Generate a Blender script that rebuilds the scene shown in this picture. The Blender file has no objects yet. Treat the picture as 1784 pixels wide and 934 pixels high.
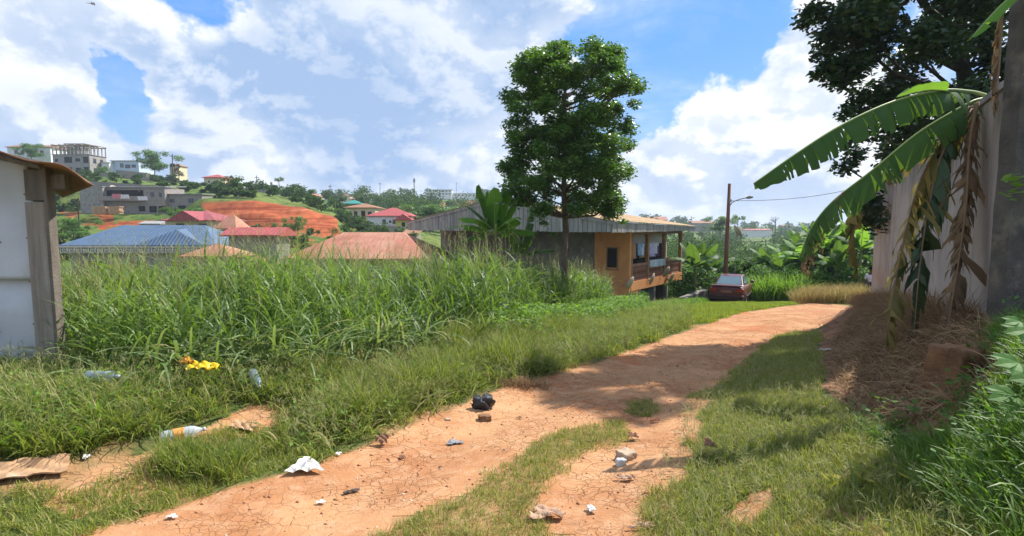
import bpy, math, random
import numpy as np
from mathutils import Vector, Matrix, Quaternion
R = math.radians
S = bpy.context.scene
COL = S.collection
# ------------------------------------------------------------------ camera, sky, sun, exposure
EYE = 1.65
TH = math.atan(75/900)
cam = bpy.data.objects.new('camera', bpy.data.cameras.new('camera'))
COL.objects.link(cam)
cam.location = (0, 0, EYE)
cam.rotation_euler = (R(90)-TH, 0, 0)
cam.data.lens = 36*900/1784
cam.data.sensor_width = 36
cam.data.clip_start = .05
cam.data.clip_end = 30000
S.camera = cam
S.view_settings.view_transform = 'Standard'
S.view_settings.look = 'None'
S.view_settings.gamma = 1
S.view_settings.use_curve_mapping = False
S.view_settings.exposure = 0.85
S.cycles.max_bounces = 7
S.cycles.transparent_max_bounces = 6
S.cycles.volume_bounces = 0
S.cycles.use_denoising = True

SUN_EL = 47
SUN_AZ = 52            # degrees clockwise from +Y (the view direction)
sd = Vector((math.sin(R(SUN_AZ))*math.cos(R(SUN_EL)), math.cos(R(SUN_AZ))*math.cos(R(SUN_EL)), math.sin(R(SUN_EL))))
sun = bpy.data.objects.new('sun', bpy.data.lights.new('sun', 'SUN'))
COL.objects.link(sun)
sun.data.energy = 4.5
sun.data.angle = R(.53)
sun.data.color = (1, .95, .87)
sun.rotation_euler = (-sd).to_track_quat('-Z', 'Y').to_euler()

def pdir(px, py):
    u, v = (px-892)/900, (467-py)/900
    c, s = math.cos(TH), math.sin(TH)
    d = Vector((u, c+v*s, -s+v*c)); d.normalize()
    return d

world = bpy.data.worlds.new('World'); S.world = world
world.use_nodes = True
NT = world.node_tree; NT.nodes.clear()
def N(nt, t, ins=None, **kw):
    n = nt.nodes.new(t)
    for k, v in kw.items(): setattr(n, k, v)
    if ins:
        for k, v in ins.items():
            if isinstance(v, bpy.types.NodeSocket): nt.links.new(v, n.inputs[k])
            else: n.inputs[k].default_value = v
    return n
def M_(nt, op, a, b=0., c=0., clamp=False):
    n = nt.nodes.new('ShaderNodeMath'); n.operation = op; n.use_clamp = clamp
    for i, v in enumerate((a, b, c)):
        if isinstance(v, bpy.types.NodeSocket): nt.links.new(v, n.inputs[i])
        else: n.inputs[i].default_value = v
    return n.outputs[0]
def MIX(nt, f, a, b):
    n = nt.nodes.new('ShaderNodeMix'); n.data_type = 'RGBA'
    for i, v in ((0, f), (6, a), (7, b)):
        if isinstance(v, bpy.types.NodeSocket): nt.links.new(v, n.inputs[i])
        else: n.inputs[i].default_value = v if i == 0 else (*v, 1)
    return n.outputs[2]
def MR(nt, v, a, b, c=0., d=1., smooth=True):
    n = nt.nodes.new('ShaderNodeMapRange'); n.interpolation_type = 'SMOOTHSTEP' if smooth else 'LINEAR'
    nt.links.new(v, n.inputs[0])
    for i, x in enumerate((a, b, c, d)): n.inputs[i+1].default_value = x
    return n.outputs[0]

def build_sky(nt):
    tc = N(nt, 'ShaderNodeTexCoord').outputs['Generated']
    sky = N(nt, 'ShaderNodeTexSky', sky_type='NISHITA', sun_disc=False, sun_elevation=R(SUN_EL), sun_rotation=R(SUN_AZ),
            altitude=700, air_density=1.0, dust_density=.6, ozone_density=2.0)
    sep = N(nt, 'ShaderNodeSeparateXYZ', {0: tc})
    x, y, z = sep.outputs
    zz = M_(nt, 'ADD', M_(nt, 'MAXIMUM', z, 0.0), .16)
    wn = N(nt, 'ShaderNodeTexNoise', {'Vector': tc, 'Scale': 4.5, 'Detail': 6, 'Roughness': .6}).outputs['Color']
    wn = N(nt, 'ShaderNodeVectorMath', {0: wn, 1: Vector((.5, .5, .5))}, operation='SUBTRACT').outputs[0]
    wob = N(nt, 'ShaderNodeVectorMath', {0: wn, 1: Vector((.24, .24, .24)), 2: tc}, operation='MULTIPLY_ADD').outputs[0]
    def plane(offx, offy, sc):
        X = M_(nt, 'MULTIPLY', M_(nt, 'ADD', M_(nt, 'DIVIDE', x, zz), offx), sc)
        Y = M_(nt, 'MULTIPLY', M_(nt, 'ADD', M_(nt, 'DIVIDE', y, zz), offy), sc)
        return N(nt, 'ShaderNodeCombineXYZ', {0: X, 1: Y, 2: 0.0}).outputs[0]
    def blob(px, py, rx, sign):
        # a soft spot around one direction of the sky
        d = pdir(px, py)
        dp = N(nt, 'ShaderNodeVectorMath', {0: wob, 1: d}, operation='DISTANCE').outputs['Value']
        return MR(nt, dp, rx, rx*.25, 0, sign)
    def noise(vec, sc, det, rough, dist=0., lac=2.1):
        return N(nt, 'ShaderNodeTexNoise', {'Vector': vec, 'Scale': sc, 'Detail': det, 'Roughness': rough, 'Distortion': dist, 'Lacunarity': lac}).outputs['Fac']
    P0 = plane(3.1, 1.7, 1.0)
    # cumulus relief also in pure direction space so that the heaps look upright
    dirn = N(nt, 'ShaderNodeMapping', {'Vector': tc, 'Scale': (1, 1, 1.45), 'Location': (.37, .11, .23)}).outputs[0]
    n1 = noise(dirn, 5.2, 12, .56, .15)
    n2 = noise(P0, 1.1, 10, .55, .1)
    # relief: the same heaps sampled a little nearer to the sun
    off = N(nt, 'ShaderNodeVectorMath', {0: dirn, 1: Vector((.018, 0.0, .04))}, operation='ADD').outputs[0]
    n1s = noise(off, 5.2, 12, .56, .15)
    base = M_(nt, 'ADD', M_(nt, 'MULTIPLY', n1, .75), M_(nt, 'MULTIPLY', n2, .25))
    s = base
    for (px, py, r, sg) in [(1190, 70, .21, -.26), (1130, 130, .17, -.20), (1280, 30, .13, -.20), (1150, 200, .07, -.10), (1190, 300, .17, .16), (1130, 260, .10, .08), (205, 190, .085, -.30), (170, 150, .06, -.20), (335, 0, .13, -.28), (245, 245, .05, -.12),
                            (500, 290, .12, -.10),
                            (660, 170, .50, .17), (60, 160, .26, .16), (400, 170, .28, .15), (1350, 250, .26, .17), (1000, 60, .20, .08), (1380, 60, .16, .13), (1180, 230, .16, .04), (300, 290, .2, .1)]:
        s = M_(nt, 'ADD', s, blob(px, py, r, sg))
    low = MR(nt, z, .16, .0, 0, .13)
    s = M_(nt, 'ADD', s, low)
    mask = MR(nt, s, .44, .56)
    wisps = MR(nt, noise(P0, 1.6, 9, .6, .5), .42, .8, 0, .5)
    mask = M_(nt, 'MAXIMUM', mask, wisps)
    relief = M_(nt, 'SUBTRACT', n1, n1s)
    lit = MR(nt, relief, -.055, .075, 0, 1)
    thick = MR(nt, s, .52, .80)
    soft = noise(dirn, 2.6, 6, .5, .3)
    grey = blob(690, 110, .50, .85)
    for q in ((560, 330, .2, .5), (330, 170, .24, .35), (80, 200, .24, .4), (250, 60, .2, .3), (1000, 250, .25, .3)):
        grey = M_(nt, 'MAXIMUM', grey, blob(*q))
    sh = M_(nt, 'ADD', M_(nt, 'MULTIPLY', thick, .30), M_(nt, 'MULTIPLY', grey, .62))
    sh = M_(nt, 'ADD', sh, MR(nt, soft, .35, .65, -.12, .30))
    sh = M_(nt, 'SUBTRACT', M_(nt, 'ADD', sh, .22), M_(nt, 'MULTIPLY', lit, M_(nt, 'MULTIPLY_ADD', grey, -.30, .72)), clamp=True)
    k = 1/.1
    CC = MIX(nt, sh, (.545*k, .56*k, .58*k), (.20*k, .285*k, .435*k))
    blue = MIX(nt, .75, sky.outputs[0], (.05*k, .20*k, .54*k))
    hz = MR(nt, z, .32, .0, 0, .6)
    blue = MIX(nt, hz, blue, (.29*k, .40*k, .56*k))
    colr = MIX(nt, mask, blue, CC)
    # below the horizon: the hazy colour of distant land
    bg = N(nt, 'ShaderNodeBackground', {'Color': colr, 'Strength': .111})
    out = N(nt, 'ShaderNodeOutputWorld'); nt.links.new(bg.outputs[0], out.inputs[0])
build_sky(NT)

# ------------------------------------------------------------------ helpers
rng = np.random.default_rng(7)
random.seed(7)
def ray(px, py):
    u, v = (px-892)/900, (467-py)/900
    c, s = math.cos(TH), math.sin(TH)
    return u/(c+v*s), (-s+v*c)/(c+v*s)       # x and z per metre of depth
def W(px, py, d):
    a, b = ray(px, py)
    return Vector((a*d, d, EYE+b*d))
def _hash(ix, iy, seed):
    n = (ix*374761393 + iy*668265263 + seed*1274126177) & 0xffffffff
    n = ((n ^ (n >> 13))*1274126177) & 0xffffffff
    return ((n ^ (n >> 16)) & 0xffffff)/float(0xffffff)
def vnoise(x, y, seed=0):
    x = np.asarray(x, float); y = np.asarray(y, float)
    ix = np.floor(x).astype(np.int64); iy = np.floor(y).astype(np.int64)
    fx = x-ix; fy = y-iy
    fx = fx*fx*(3-2*fx); fy = fy*fy*(3-2*fy)
    a = _hash(ix, iy, seed); b = _hash(ix+1, iy, seed); c = _hash(ix, iy+1, seed); d = _hash(ix+1, iy+1, seed)
    return (a*(1-fx)+b*fx)*(1-fy)+(c*(1-fx)+d*fx)*fy
def fbm(x, y, oct=4, seed=0):
    s = 0; a = .5
    for o in range(oct):
        s = s + a*vnoise(x*2**o+17*o, y*2**o-11*o, seed+o); a *= .5
    return s*(1/(1-.5**oct))
def sstep(a, b, x):
    t = np.clip((x-a)/(b-a), 0, 1); return t*t*(3-2*t)

def plane_hit(px, py):          # on the tilted plane the track runs down
    a, b = ray(px, py)
    d = -EYE/(b+.085)
    return a*d, d
_L = [plane_hit(*p) for p in [(150, 934), (330, 880), (520, 820), (700, 745), (830, 690), (1000, 645), (1100, 612), (1200, 575), (1290, 545), (1400, 530)]]
_Rr = [plane_hit(*p) for p in [(1160, 934), (1170, 800), (1200, 720), (1290, 650), (1350, 600), (1430, 570), (1480, 545), (1500, 535)]]
LY = np.array([-8, 0.5]+[p[1] for p in _L]); LX = np.array([-9, -4.4]+[p[0] for p in _L])
RY = np.array([-8, 0.]+[p[1] for p in _Rr]); RX = np.array([-3.5, -.2]+[p[0] for p in _Rr])
def xL(y): return np.interp(y, LY, LX)
def xR(y): return np.interp(y, RY, RX)
WA = np.array([5.2, 5.5]); WB = np.array([10.85, 15.5])        # foot line of the compound wall
def xw(y): return WA[0]+(y-WA[1])*(WB[0]-WA[0])/(WB[1]-WA[1])
def zpy(py, d): return EYE+(392-py)/900*d
TAB = {   # far terrain: heights along directions, (depth, z)
 -400: [(27,-2.2),(50,-3.2),(90,0),(100,4.5),(125,10.5),(150,15.5),(172,19),(220,22),(400,22),(1000,10),(3000,0)],
 150: [(27,-2.8),(50,-3.5),(66,-2.5),(84,.6),(90,1.6),(96,3.8),(106,4.3),(112,9.4),(125,11.6),(150,15.6),(170,17.5),(210,20),(400,20),(1000,10),(3000,0)],
 300: [(27,-2.8),(50,-3.5),(75,-2),(90,2.1),(96,3.7),(106,4),(112,8.2),(130,11.0),(150,13.8),(165,15.0),(210,16.5),(400,18),(1000,10),(3000,0)],
 360: [(27,-2.8),(50,-3.5),(75,-1),(86,.9),(89,3.2),(93,3.4),(97,6.6),(106,7.3),(120,9.8),(140,12.3),(165,13.4),(210,15),(400,17),(1000,10),(3000,0)],
 440: [(27,-2.8),(50,-3.5),(70,-.8),(84,1.0),(87,3.9),(93,4.1),(96,6.2),(120,9.4),(150,11.0),(200,12.6),(400,17),(1000,12),(3000,0)],
 520: [(27,-2.8),(50,-3.5),(70,-.9),(82,.6),(85,2.9),(91,3.1),(94,4.9),(125,8.0),(160,10.3),(200,12.3),(400,19),(1000,12),(3000,0)],
 575: [(27,-2.8),(50,-3.5),(72,-1.2),(82,-.3),(86,1.6),(92,2.0),(95,3.4),(130,6.6),(160,8.5),(250,13.5),(400,20),(1000,12),(3000,0)],
 620: [(27,-2.8),(50,-3.6),(72,-1.6),(90,-.6),(100,.2),(150,4.0),(200,8.0),(250,11.8),(400,20.5),(1000,12),(3000,0)],
 700: [(27,-3.0),(50,-4),(80,-1.2),(100,.2),(120,1.0),(200,5.2),(300,13.0),(400,21.5),(1000,12),(3000,0)],
 850: [(27,-3.2),(60,-4.5),(120,-1),(200,3.0),(290,10.5),(310,16.5),(450,23.0),(1000,15),(3000,0)],
 1000:[(27,-3.4),(60,-6),(120,-4),(300,2),(600,13),(1000,12),(3000,0)],
 1120:[(27,-3.7),(33,-4.0),(60,-7),(150,-8),(300,-3),(600,8.5),(1000,6),(3000,-6)],
 1200:[(27,-2.9),(33,-3.8),(60,-7.5),(150,-9),(300,-5),(600,4),(1000,3),(3000,-8)],
 1300:[(27,-3.1),(32,-3.35),(40,-4.6),(60,-8),(150,-10),(300,-8),(600,-1.5),(1000,-2),(3000,-9)],
 1500:[(27,-2.4),(32,-2.7),(40,-3.8),(60,-7),(150,-9),(300,-8),(600,-3),(1000,-3),(3000,-10)],
 1900:[(27,-1.2),(40,-2),(60,-4),(150,-6),(300,-5),(600,-2),(1000,-3),(3000,-10)],
}
_K = np.exp(np.linspace(math.log(20), math.log(3000), 260))
_PX = np.array(sorted(TAB)); _U = (_PX-892)/900
_T = np.array([np.interp(_K, [p[0] for p in TAB[k]], [p[1] for p in TAB[k]]) for k in _PX])
def h_far(x, y):
    yy = np.clip(y, 20, 2999)
    u = np.clip(x/np.maximum(yy, 1), _U[0], _U[-1]-1e-6)
    i = np.clip(np.searchsorted(_U, u)-1, 0, len(_U)-2)
    t = (u-_U[i])/(_U[i+1]-_U[i]); t = t*t*(3-2*t)
    kf = (np.log(yy)-math.log(20))/(math.log(3000)-math.log(20))*259
    j = np.clip(kf.astype(int), 0, 258); f = kf-j
    z0 = _T[i, j]*(1-f)+_T[i, j+1]*f; z1 = _T[i+1, j]*(1-f)+_T[i+1, j+1]*f
    z = z0*(1-t)+z1*t
    amp = np.clip((y-60)/100, 0, 1)
    return z + amp*1.2*(fbm(x/22, y/22, 3, 5)-.5) + np.clip((y-300)/500, 0, 1)*6*(fbm(x/140, y/140, 3, 9)-.5)
def h(x, y):
    x = np.asarray(x, float); y = np.asarray(y, float)
    yb = np.clip(y, -6, 27)
    z = -.085*yb
    s = xL(yb)-x
    z = z + .38*sstep(0, 2.6, s)*(1-sstep(9, 15, y)) - .05*np.clip(s-4, 0, 14)*sstep(6, 14, y)
    # the bank up to the wall
    xr = xR(yb); xwl = xw(yb)
    zf = .58-(yb-5.5)*.132
    top = np.clip(zf+.085*yb, .05, 1.2)
    g = .25*sstep(0, 1, (x-xr)/np.maximum(xwl-xr-1.2, .4)) + .75*sstep(xwl-1.45, xwl-.1, x)
    fade = 1-sstep(16, 19, y)
    z = z + top*g*fade
    z = z + fade*sstep(xwl-2.0, xwl-1.2, x)*sstep(xwl+.1, xwl-.3, x)*.30*(fbm(x*1.4+3, y*1.4, 3, 71)-.45)*(y > 4)
    # slight ruts and roughness
    near = np.clip(1-y/30, 0, 1)
    z = z + near*(.05*(fbm(x/1.3, y/1.3, 4, 1)-.5)+.016*(fbm(x*3.2, y*3.2, 3, 2)-.5))
    inroad = sstep(-.1, .25, -s)*sstep(-.1, .3, xr-x)
    mid = (x-xL(yb))/np.maximum(xr-xL(yb), .5)
    z = z - .06*inroad*np.exp(-((mid-.28)/.16)**2)*(y > -3) - .05*inroad*np.exp(-((mid-.82)/.12)**2)
    w = sstep(23, 36, y)
    return z*(1-w) + h_far(x, np.maximum(y, 20.01))*w
def H(x, y): return float(h(np.array([x]), np.array([y]))[0])
def hit(px, py):
    a, b = ray(px, py)
    d = np.exp(np.linspace(math.log(1.), math.log(2500), 3000))
    g = EYE+b*d-h(a*d, d)
    i = int(np.argmax(g < 0))
    if i == 0: i = len(d)-1
    return Vector((a*d[i], d[i], float(h(np.array([a*d[i]]), np.array([d[i]]))[0])))
def inpoly(x, y, poly):
    x = np.asarray(x); y = np.asarray(y); r = np.zeros(x.shape, bool); n = len(poly)
    for i in range(n):
        x0, y0 = poly[i][0], poly[i][1]; x1, y1 = poly[(i+1) % n][0], poly[(i+1) % n][1]
        if y0 == y1: continue
        c = ((y0 > y) != (y1 > y)) & (x < (x1-x0)*(y-y0)/(y1-y0)+x0)
        r ^= c
    return r
def PP(*pts): return [tuple(hit(*p)[:2]) for p in pts]

# ---- object helpers
def link(o, parent=None):
    COL.objects.link(o)
    if parent is not None: o.parent = parent
    return o
def tag(o, label=None, cat=None, group=None, kind=None):
    if label: o['label'] = label
    if cat: o['category'] = cat
    if group: o['group'] = group
    if kind: o['kind'] = kind
    return o
def npmesh(name, V, F, mat, parent=None, rnd=None, smooth=False, tris=False, attrs=None):
    me = bpy.data.meshes.new(name)
    V = np.ascontiguousarray(V, np.float32); F = np.ascontiguousarray(F, np.int32)
    k = F.shape[1]
    me.vertices.add(len(V)); me.vertices.foreach_set('co', V.ravel())
    me.loops.add(F.size); me.loops.foreach_set('vertex_index', F.ravel())
    me.polygons.add(len(F)); me.polygons.foreach_set('loop_start', np.arange(0, F.size, k, dtype=np.int32))
    if smooth: me.polygons.foreach_set('use_smooth', np.ones(len(F), bool))
    if rnd is not None:
        a = me.attributes.new('rnd', 'FLOAT', 'POINT'); a.data.foreach_set('value', np.ascontiguousarray(rnd, np.float32))
    if attrs:
        for kk, vv in attrs.items():
            a = me.attributes.new(kk, 'FLOAT', 'POINT'); a.data.foreach_set('value', np.ascontiguousarray(vv, np.float32))
    me.update(); me.validate()
    for m in (mat if isinstance(mat, (list, tuple)) else [mat]): me.materials.append(m)
    return link(bpy.data.objects.new(name, me), parent)
def empty(name, loc=(0, 0, 0), rz=0.):
    o = bpy.data.objects.new(name, None); o.empty_display_size = .3
    o.location = loc; o.rotation_euler = (0, 0, rz)
    return link(o)
def copy_tree(o, parent=None):
    c = o.copy(); COL.objects.link(c); c.parent = parent
    for ch in [k for k in bpy.data.objects if k.parent == o]: copy_tree(ch, c)
    return c
class MB:
    """collects shapes, builds one mesh object"""
    def __init__(s): s.v = []; s.f = []
    def add(s, vs, fs):
        n = len(s.v); s.v += [tuple(v) for v in vs]; s.f += [tuple(i+n for i in f) for f in fs]; return s
    def box(s, x0, x1, y0, y1, z0, z1, rot=None, pivot=None):
        vs = [Vector((x, y, z)) for x in (x0, x1) for y in (y0, y1) for z in (z0, z1)]
        if rot is not None:
            p = Vector(pivot) if pivot is not None else sum(vs, Vector())/8
            vs = [rot @ (v-p)+p for v in vs]
        return s.add(vs, [(0, 1, 3, 2), (4, 6, 7, 5), (0, 4, 5, 1), (2, 3, 7, 6), (0, 2, 6, 4), (1, 5, 7, 3)])
    def tube(s, pts, rad, n=8, cap=True):
        pts = [Vector(p) for p in pts]
        if not isinstance(rad, (list, tuple, np.ndarray)): rad = [rad]*len(pts)
        rings = []; prev = None
        for i, p in enumerate(pts):
            t = (pts[min(i+1, len(pts)-1)]-pts[max(i-1, 0)]).normalized()
            if prev is None:
                a = Vector((0, 0, 1)) if abs(t.z) < .9 else Vector((1, 0, 0))
                u = t.cross(a).normalized()
            else:
                u = (prev-t*prev.dot(t))
                u = u.normalized() if u.length > 1e-6 else t.orthogonal().normalized()
            prev = u; w = t.cross(u)
            rings.append([p+(u*math.cos(2*math.pi*k/n)+w*math.sin(2*math.pi*k/n))*rad[i] for k in range(n)])
        vs = [v for r in rings for v in r]; fs = []
        for i in range(len(pts)-1):
            for k in range(n):
                fs.append((i*n+k, i*n+(k+1) % n, (i+1)*n+(k+1) % n, (i+1)*n+k))
        if cap: fs.append(tuple(range(n))[::-1]); fs.append(tuple((len(pts)-1)*n+k for k in range(n)))
        return s.add(vs, fs)
    def lathe(s, prof, n=16, mtx=None):
        vs = []; fs = []
        for (r, z) in prof:
            for k in range(n):
                v = Vector((r*math.cos(2*math.pi*k/n), r*math.sin(2*math.pi*k/n), z)); vs.append(mtx @ v if mtx else v)
        for i in range(len(prof)-1):
            for k in range(n): fs.append((i*n+k, i*n+(k+1) % n, (i+1)*n+(k+1) % n, (i+1)*n+k))
        return s.add(vs, fs)
    def build(s, name, mat, parent=None, smooth=False, bevel=0., rnd=None):
        me = bpy.data.meshes.new(name); me.from_pydata(s.v, [], s.f); me.materials.append(mat)
        if smooth: me.polygons.foreach_set('use_smooth', np.ones(len(me.polygons), bool))
        if rnd is not None:
            a = me.attributes.new('rnd', 'FLOAT', 'POINT'); a.data.foreach_set('value', np.full(len(me.vertices), rnd, np.float32))
        o = link(bpy.data.objects.new(name, me), parent)
        if bevel:
            b = o.modifiers.new('b', 'BEVEL'); b.width = bevel; b.segments = 2; b.limit_method = 'ANGLE'
        return o

# ------------------------------------------------------------------ materials
def newmat(name):
    m = bpy.data.materials.new(name); m.use_nodes = True; nt = m.node_tree; nt.nodes.clear()
    out = nt.nodes.new('ShaderNodeOutputMaterial')
    return m, nt, out
def surf(name, c1, c2=None, rough=.8, scale=3., det=6, bump=.15, bscale=None, spec=.3, metal=0., stripes=None, stretch=(1, 1, 1), c3=None, s3=.6, t3=(.5, .7), coord='Object'):
    """noise mottled surface; stripes=(axis, period, depth) adds ribs"""
    m, nt, out = newmat(name)
    tc = N(nt, 'ShaderNodeTexCoord').outputs[coord]
    mp = N(nt, 'ShaderNodeMapping', {'Vector': tc, 'Scale': stretch}).outputs[0]
    nz = N(nt, 'ShaderNodeTexNoise', {'Vector': mp, 'Scale': scale, 'Detail': det, 'Roughness': .65}).outputs['Fac']
    col = MIX(nt, MR(nt, nz, .32, .68), c1, c2 or tuple(v*.75 for v in c1))
    if c3:
        n3 = N(nt, 'ShaderNodeTexNoise', {'Vector': mp, 'Scale': s3, 'Detail': 5, 'Roughness': .7}).outputs['Fac']
        col = MIX(nt, MR(nt, n3, *t3), col, c3)
    nb = N(nt, 'ShaderNodeTexNoise', {'Vector': tc, 'Scale': bscale or scale*4, 'Detail': 6, 'Roughness': .7}).outputs['Fac']
    hgt = nb
    if stripes:
        ax, per, dep = stripes
        sep = N(nt, 'ShaderNodeSeparateXYZ', {0: tc}).outputs[ax]
        w = M_(nt, 'SINE', M_(nt, 'MULTIPLY', sep, 2*math.pi/per))
        w = M_(nt, 'MULTIPLY_ADD', w, .5, .5)
        hgt = M_(nt, 'ADD', M_(nt, 'MULTIPLY', nb, bump), M_(nt, 'MULTIPLY', w, dep))
        bp = N(nt, 'ShaderNodeBump', {'Strength': 1., 'Distance': .05, 'Height': hgt})
    else:
        bp = N(nt, 'ShaderNodeBump', {'Strength': bump, 'Distance': .03, 'Height': hgt})
    p = N(nt, 'ShaderNodeBsdfPrincipled', {'Base Color': col, 'Roughness': rough, 'Metallic': metal, 'Specular IOR Level': spec, 'Normal': bp.outputs[0]})
    nt.links.new(p.outputs[0], out.inputs[0])
    return m
def leafmat(name, c1, c2, tr=.35, rough=.5, spec=.35, c3=None, trc=None):
    m, nt, out = newmat(name)
    a = N(nt, 'ShaderNodeAttribute', attribute_name='rnd').outputs['Fac']
    col = MIX(nt, MR(nt, a, 0, .8, smooth=False), c1, c2)
    if c3: col = MIX(nt, MR(nt, a, .85, 1.0, smooth=False), col, c3)
    p = N(nt, 'ShaderNodeBsdfPrincipled', {'Base Color': col, 'Roughness': rough, 'Specular IOR Level': spec})
    tcol = MIX(nt, .55, col, trc or (min(c2[0]*2.2, .6), min(c2[1]*2.4, .7), c2[2]*.8))
    t = N(nt, 'ShaderNodeBsdfTranslucent', {'Color': tcol})
    mx = N(nt, 'ShaderNodeMixShader', {0: tr, 1: p.outputs[0], 2: t.outputs[0]})
    nt.links.new(mx.outputs[0], out.inputs[0])
    return m
def ground_mat(name, road=False):
    m, nt, out = newmat(name)
    geo = N(nt, 'ShaderNodeNewGeometry').outputs['Position']
    def nz(sc, det=6, r=.6, st=(1, 1, 1)):
        mp = N(nt, 'ShaderNodeMapping', {'Vector': geo, 'Scale': st}).outputs[0]
        return N(nt, 'ShaderNodeTexNoise', {'Vector': mp, 'Scale': sc, 'Detail': det, 'Roughness': r}).outputs['Fac']
    n1 = nz(.9, 8, .62); n2 = nz(6, 8, .7); n3 = nz(45, 5, .7)
    dirt = MIX(nt, MR(nt, n1, .36, .62), (.485, .262, .128), (.375, .17, .076))
    dirt = MIX(nt, MR(nt, n2, .45, .68, 0, .55), dirt, (.53, .335, .20))
    dirt = MIX(nt, MR(nt, n3, .56, .68, 0, .5), dirt, (.30, .14, .07))
    red = nz(.55, 6, .6)
    dirt = MIX(nt, MR(nt, red, .56, .68, 0, .6), dirt, (.42, .13, .045))
    # drying cracks
    wob = N(nt, 'ShaderNodeTexNoise', {'Vector': geo, 'Scale': 2.5, 'Detail': 5}).outputs['Color']
    wv = N(nt, 'ShaderNodeVectorMath', {0: geo, 1: N(nt, 'ShaderNodeVectorMath', {0: wob, 1: Vector((.4, .4, 0))}, operation='MULTIPLY').outputs[0]}, operation='ADD').outputs[0]
    flat = N(nt, 'ShaderNodeVectorMath', {0: wv, 1: Vector((1, 1, 0))}, operation='MULTIPLY').outputs[0]
    vo = N(nt, 'ShaderNodeTexVoronoi', {'Vector': flat, 'Scale': 6.2, 'Randomness': 1.}, feature='DISTANCE_TO_EDGE').outputs[0]
    vo2 = N(nt, 'ShaderNodeTexVoronoi', {'Vector': flat, 'Scale': 14.5, 'Randomness': 1.}, feature='DISTANCE_TO_EDGE').outputs[0]
    br = nz(1.4, 4, .6)
    ck = M_(nt, 'MULTIPLY', MR(nt, vo, .022, .006), MR(nt, br, .42, .58))
    ck2 = M_(nt, 'MULTIPLY', MR(nt, vo2, .040, .010), MR(nt, nz(1.1, 4, .6, (1, 1.3, 1)), .42, .56, 0, .7))
    ck = M_(nt, 'MAXIMUM', ck, ck2)
    dirt = MIX(nt, M_(nt, 'MULTIPLY', ck, .62), dirt, (.17, .07, .032))
    if road:
        col = dirt
    else:
        at = lambda k: N(nt, 'ShaderNodeAttribute', attribute_name=k).outputs['Fac']
        g = MIX(nt, MR(nt, n1, .35, .65), (.055, .075, .022), (.085, .13, .030))
        g = MIX(nt, MR(nt, n2, .4, .7), g, (.14, .12, .045))
        gf = MIX(nt, MR(nt, nz(.06, 6, .65), .40, .62), (.085, .14, .026), (.17, .20, .045))
        gf = MIX(nt, MR(nt, nz(.35, 6, .75), .46, .60), gf, (.04, .085, .02))
        g = MIX(nt, at('far'), g, gf)
        rs = MIX(nt, MR(nt, nz(.5, 7, .7, (1, 1, 3)), .35, .65), (.43, .118, .045), (.29, .072, .028))
        rs = MIX(nt, MR(nt, nz(.5, 5, .6, (.12, .12, 3.2)), .50, .60), rs, (.24, .050, .018))
        rs = MIX(nt, MR(nt, nz(.5, 5, .6, (1.6, .3, .2)), .54, .66, 0, .7), rs, (.22, .05, .02))
        rs = MIX(nt, MR(nt, nz(.3, 5, .5, (.15, .15, 4)), .60, .68), rs, (.58, .27, .14))
        dry = MIX(nt, MR(nt, n2, .4, .65), (.20, .10, .055), (.32, .17, .10))
        col = MIX(nt, at('dry'), g, dry)
        col = MIX(nt, at('dirt'), col, dirt)
        col = MIX(nt, at('red'), col, rs)
    hh = M_(nt, 'SUBTRACT', M_(nt, 'ADD', M_(nt, 'MULTIPLY', n2, .5), M_(nt, 'MULTIPLY', n3, .35)), M_(nt, 'MULTIPLY', ck, .5))
    bp = N(nt, 'ShaderNodeBump', {'Strength': .75, 'Distance': .035, 'Height': hh})
    p = N(nt, 'ShaderNodeBsdfPrincipled', {'Base Color': col, 'Roughness': .95, 'Specular IOR Level': .12, 'Normal': bp.outputs[0]})
    nt.links.new(p.outputs[0], out.inputs[0])
    return m
def flat(name, c, rough=.6, spec=.4, metal=0., emit=None):
    return surf(name, c, tuple(v*.82 for v in c), rough=rough, spec=spec, metal=metal, scale=5, bump=.05)
def glassy(name, c, alpha=.3, rough=.08):
    m, nt, out = newmat(name)
    p = N(nt, 'ShaderNodeBsdfPrincipled', {'Base Color': (*c, 1), 'Roughness': rough, 'Specular IOR Level': .8, 'Alpha': alpha})
    nt.links.new(p.outputs[0], out.inputs[0]); return m
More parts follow.
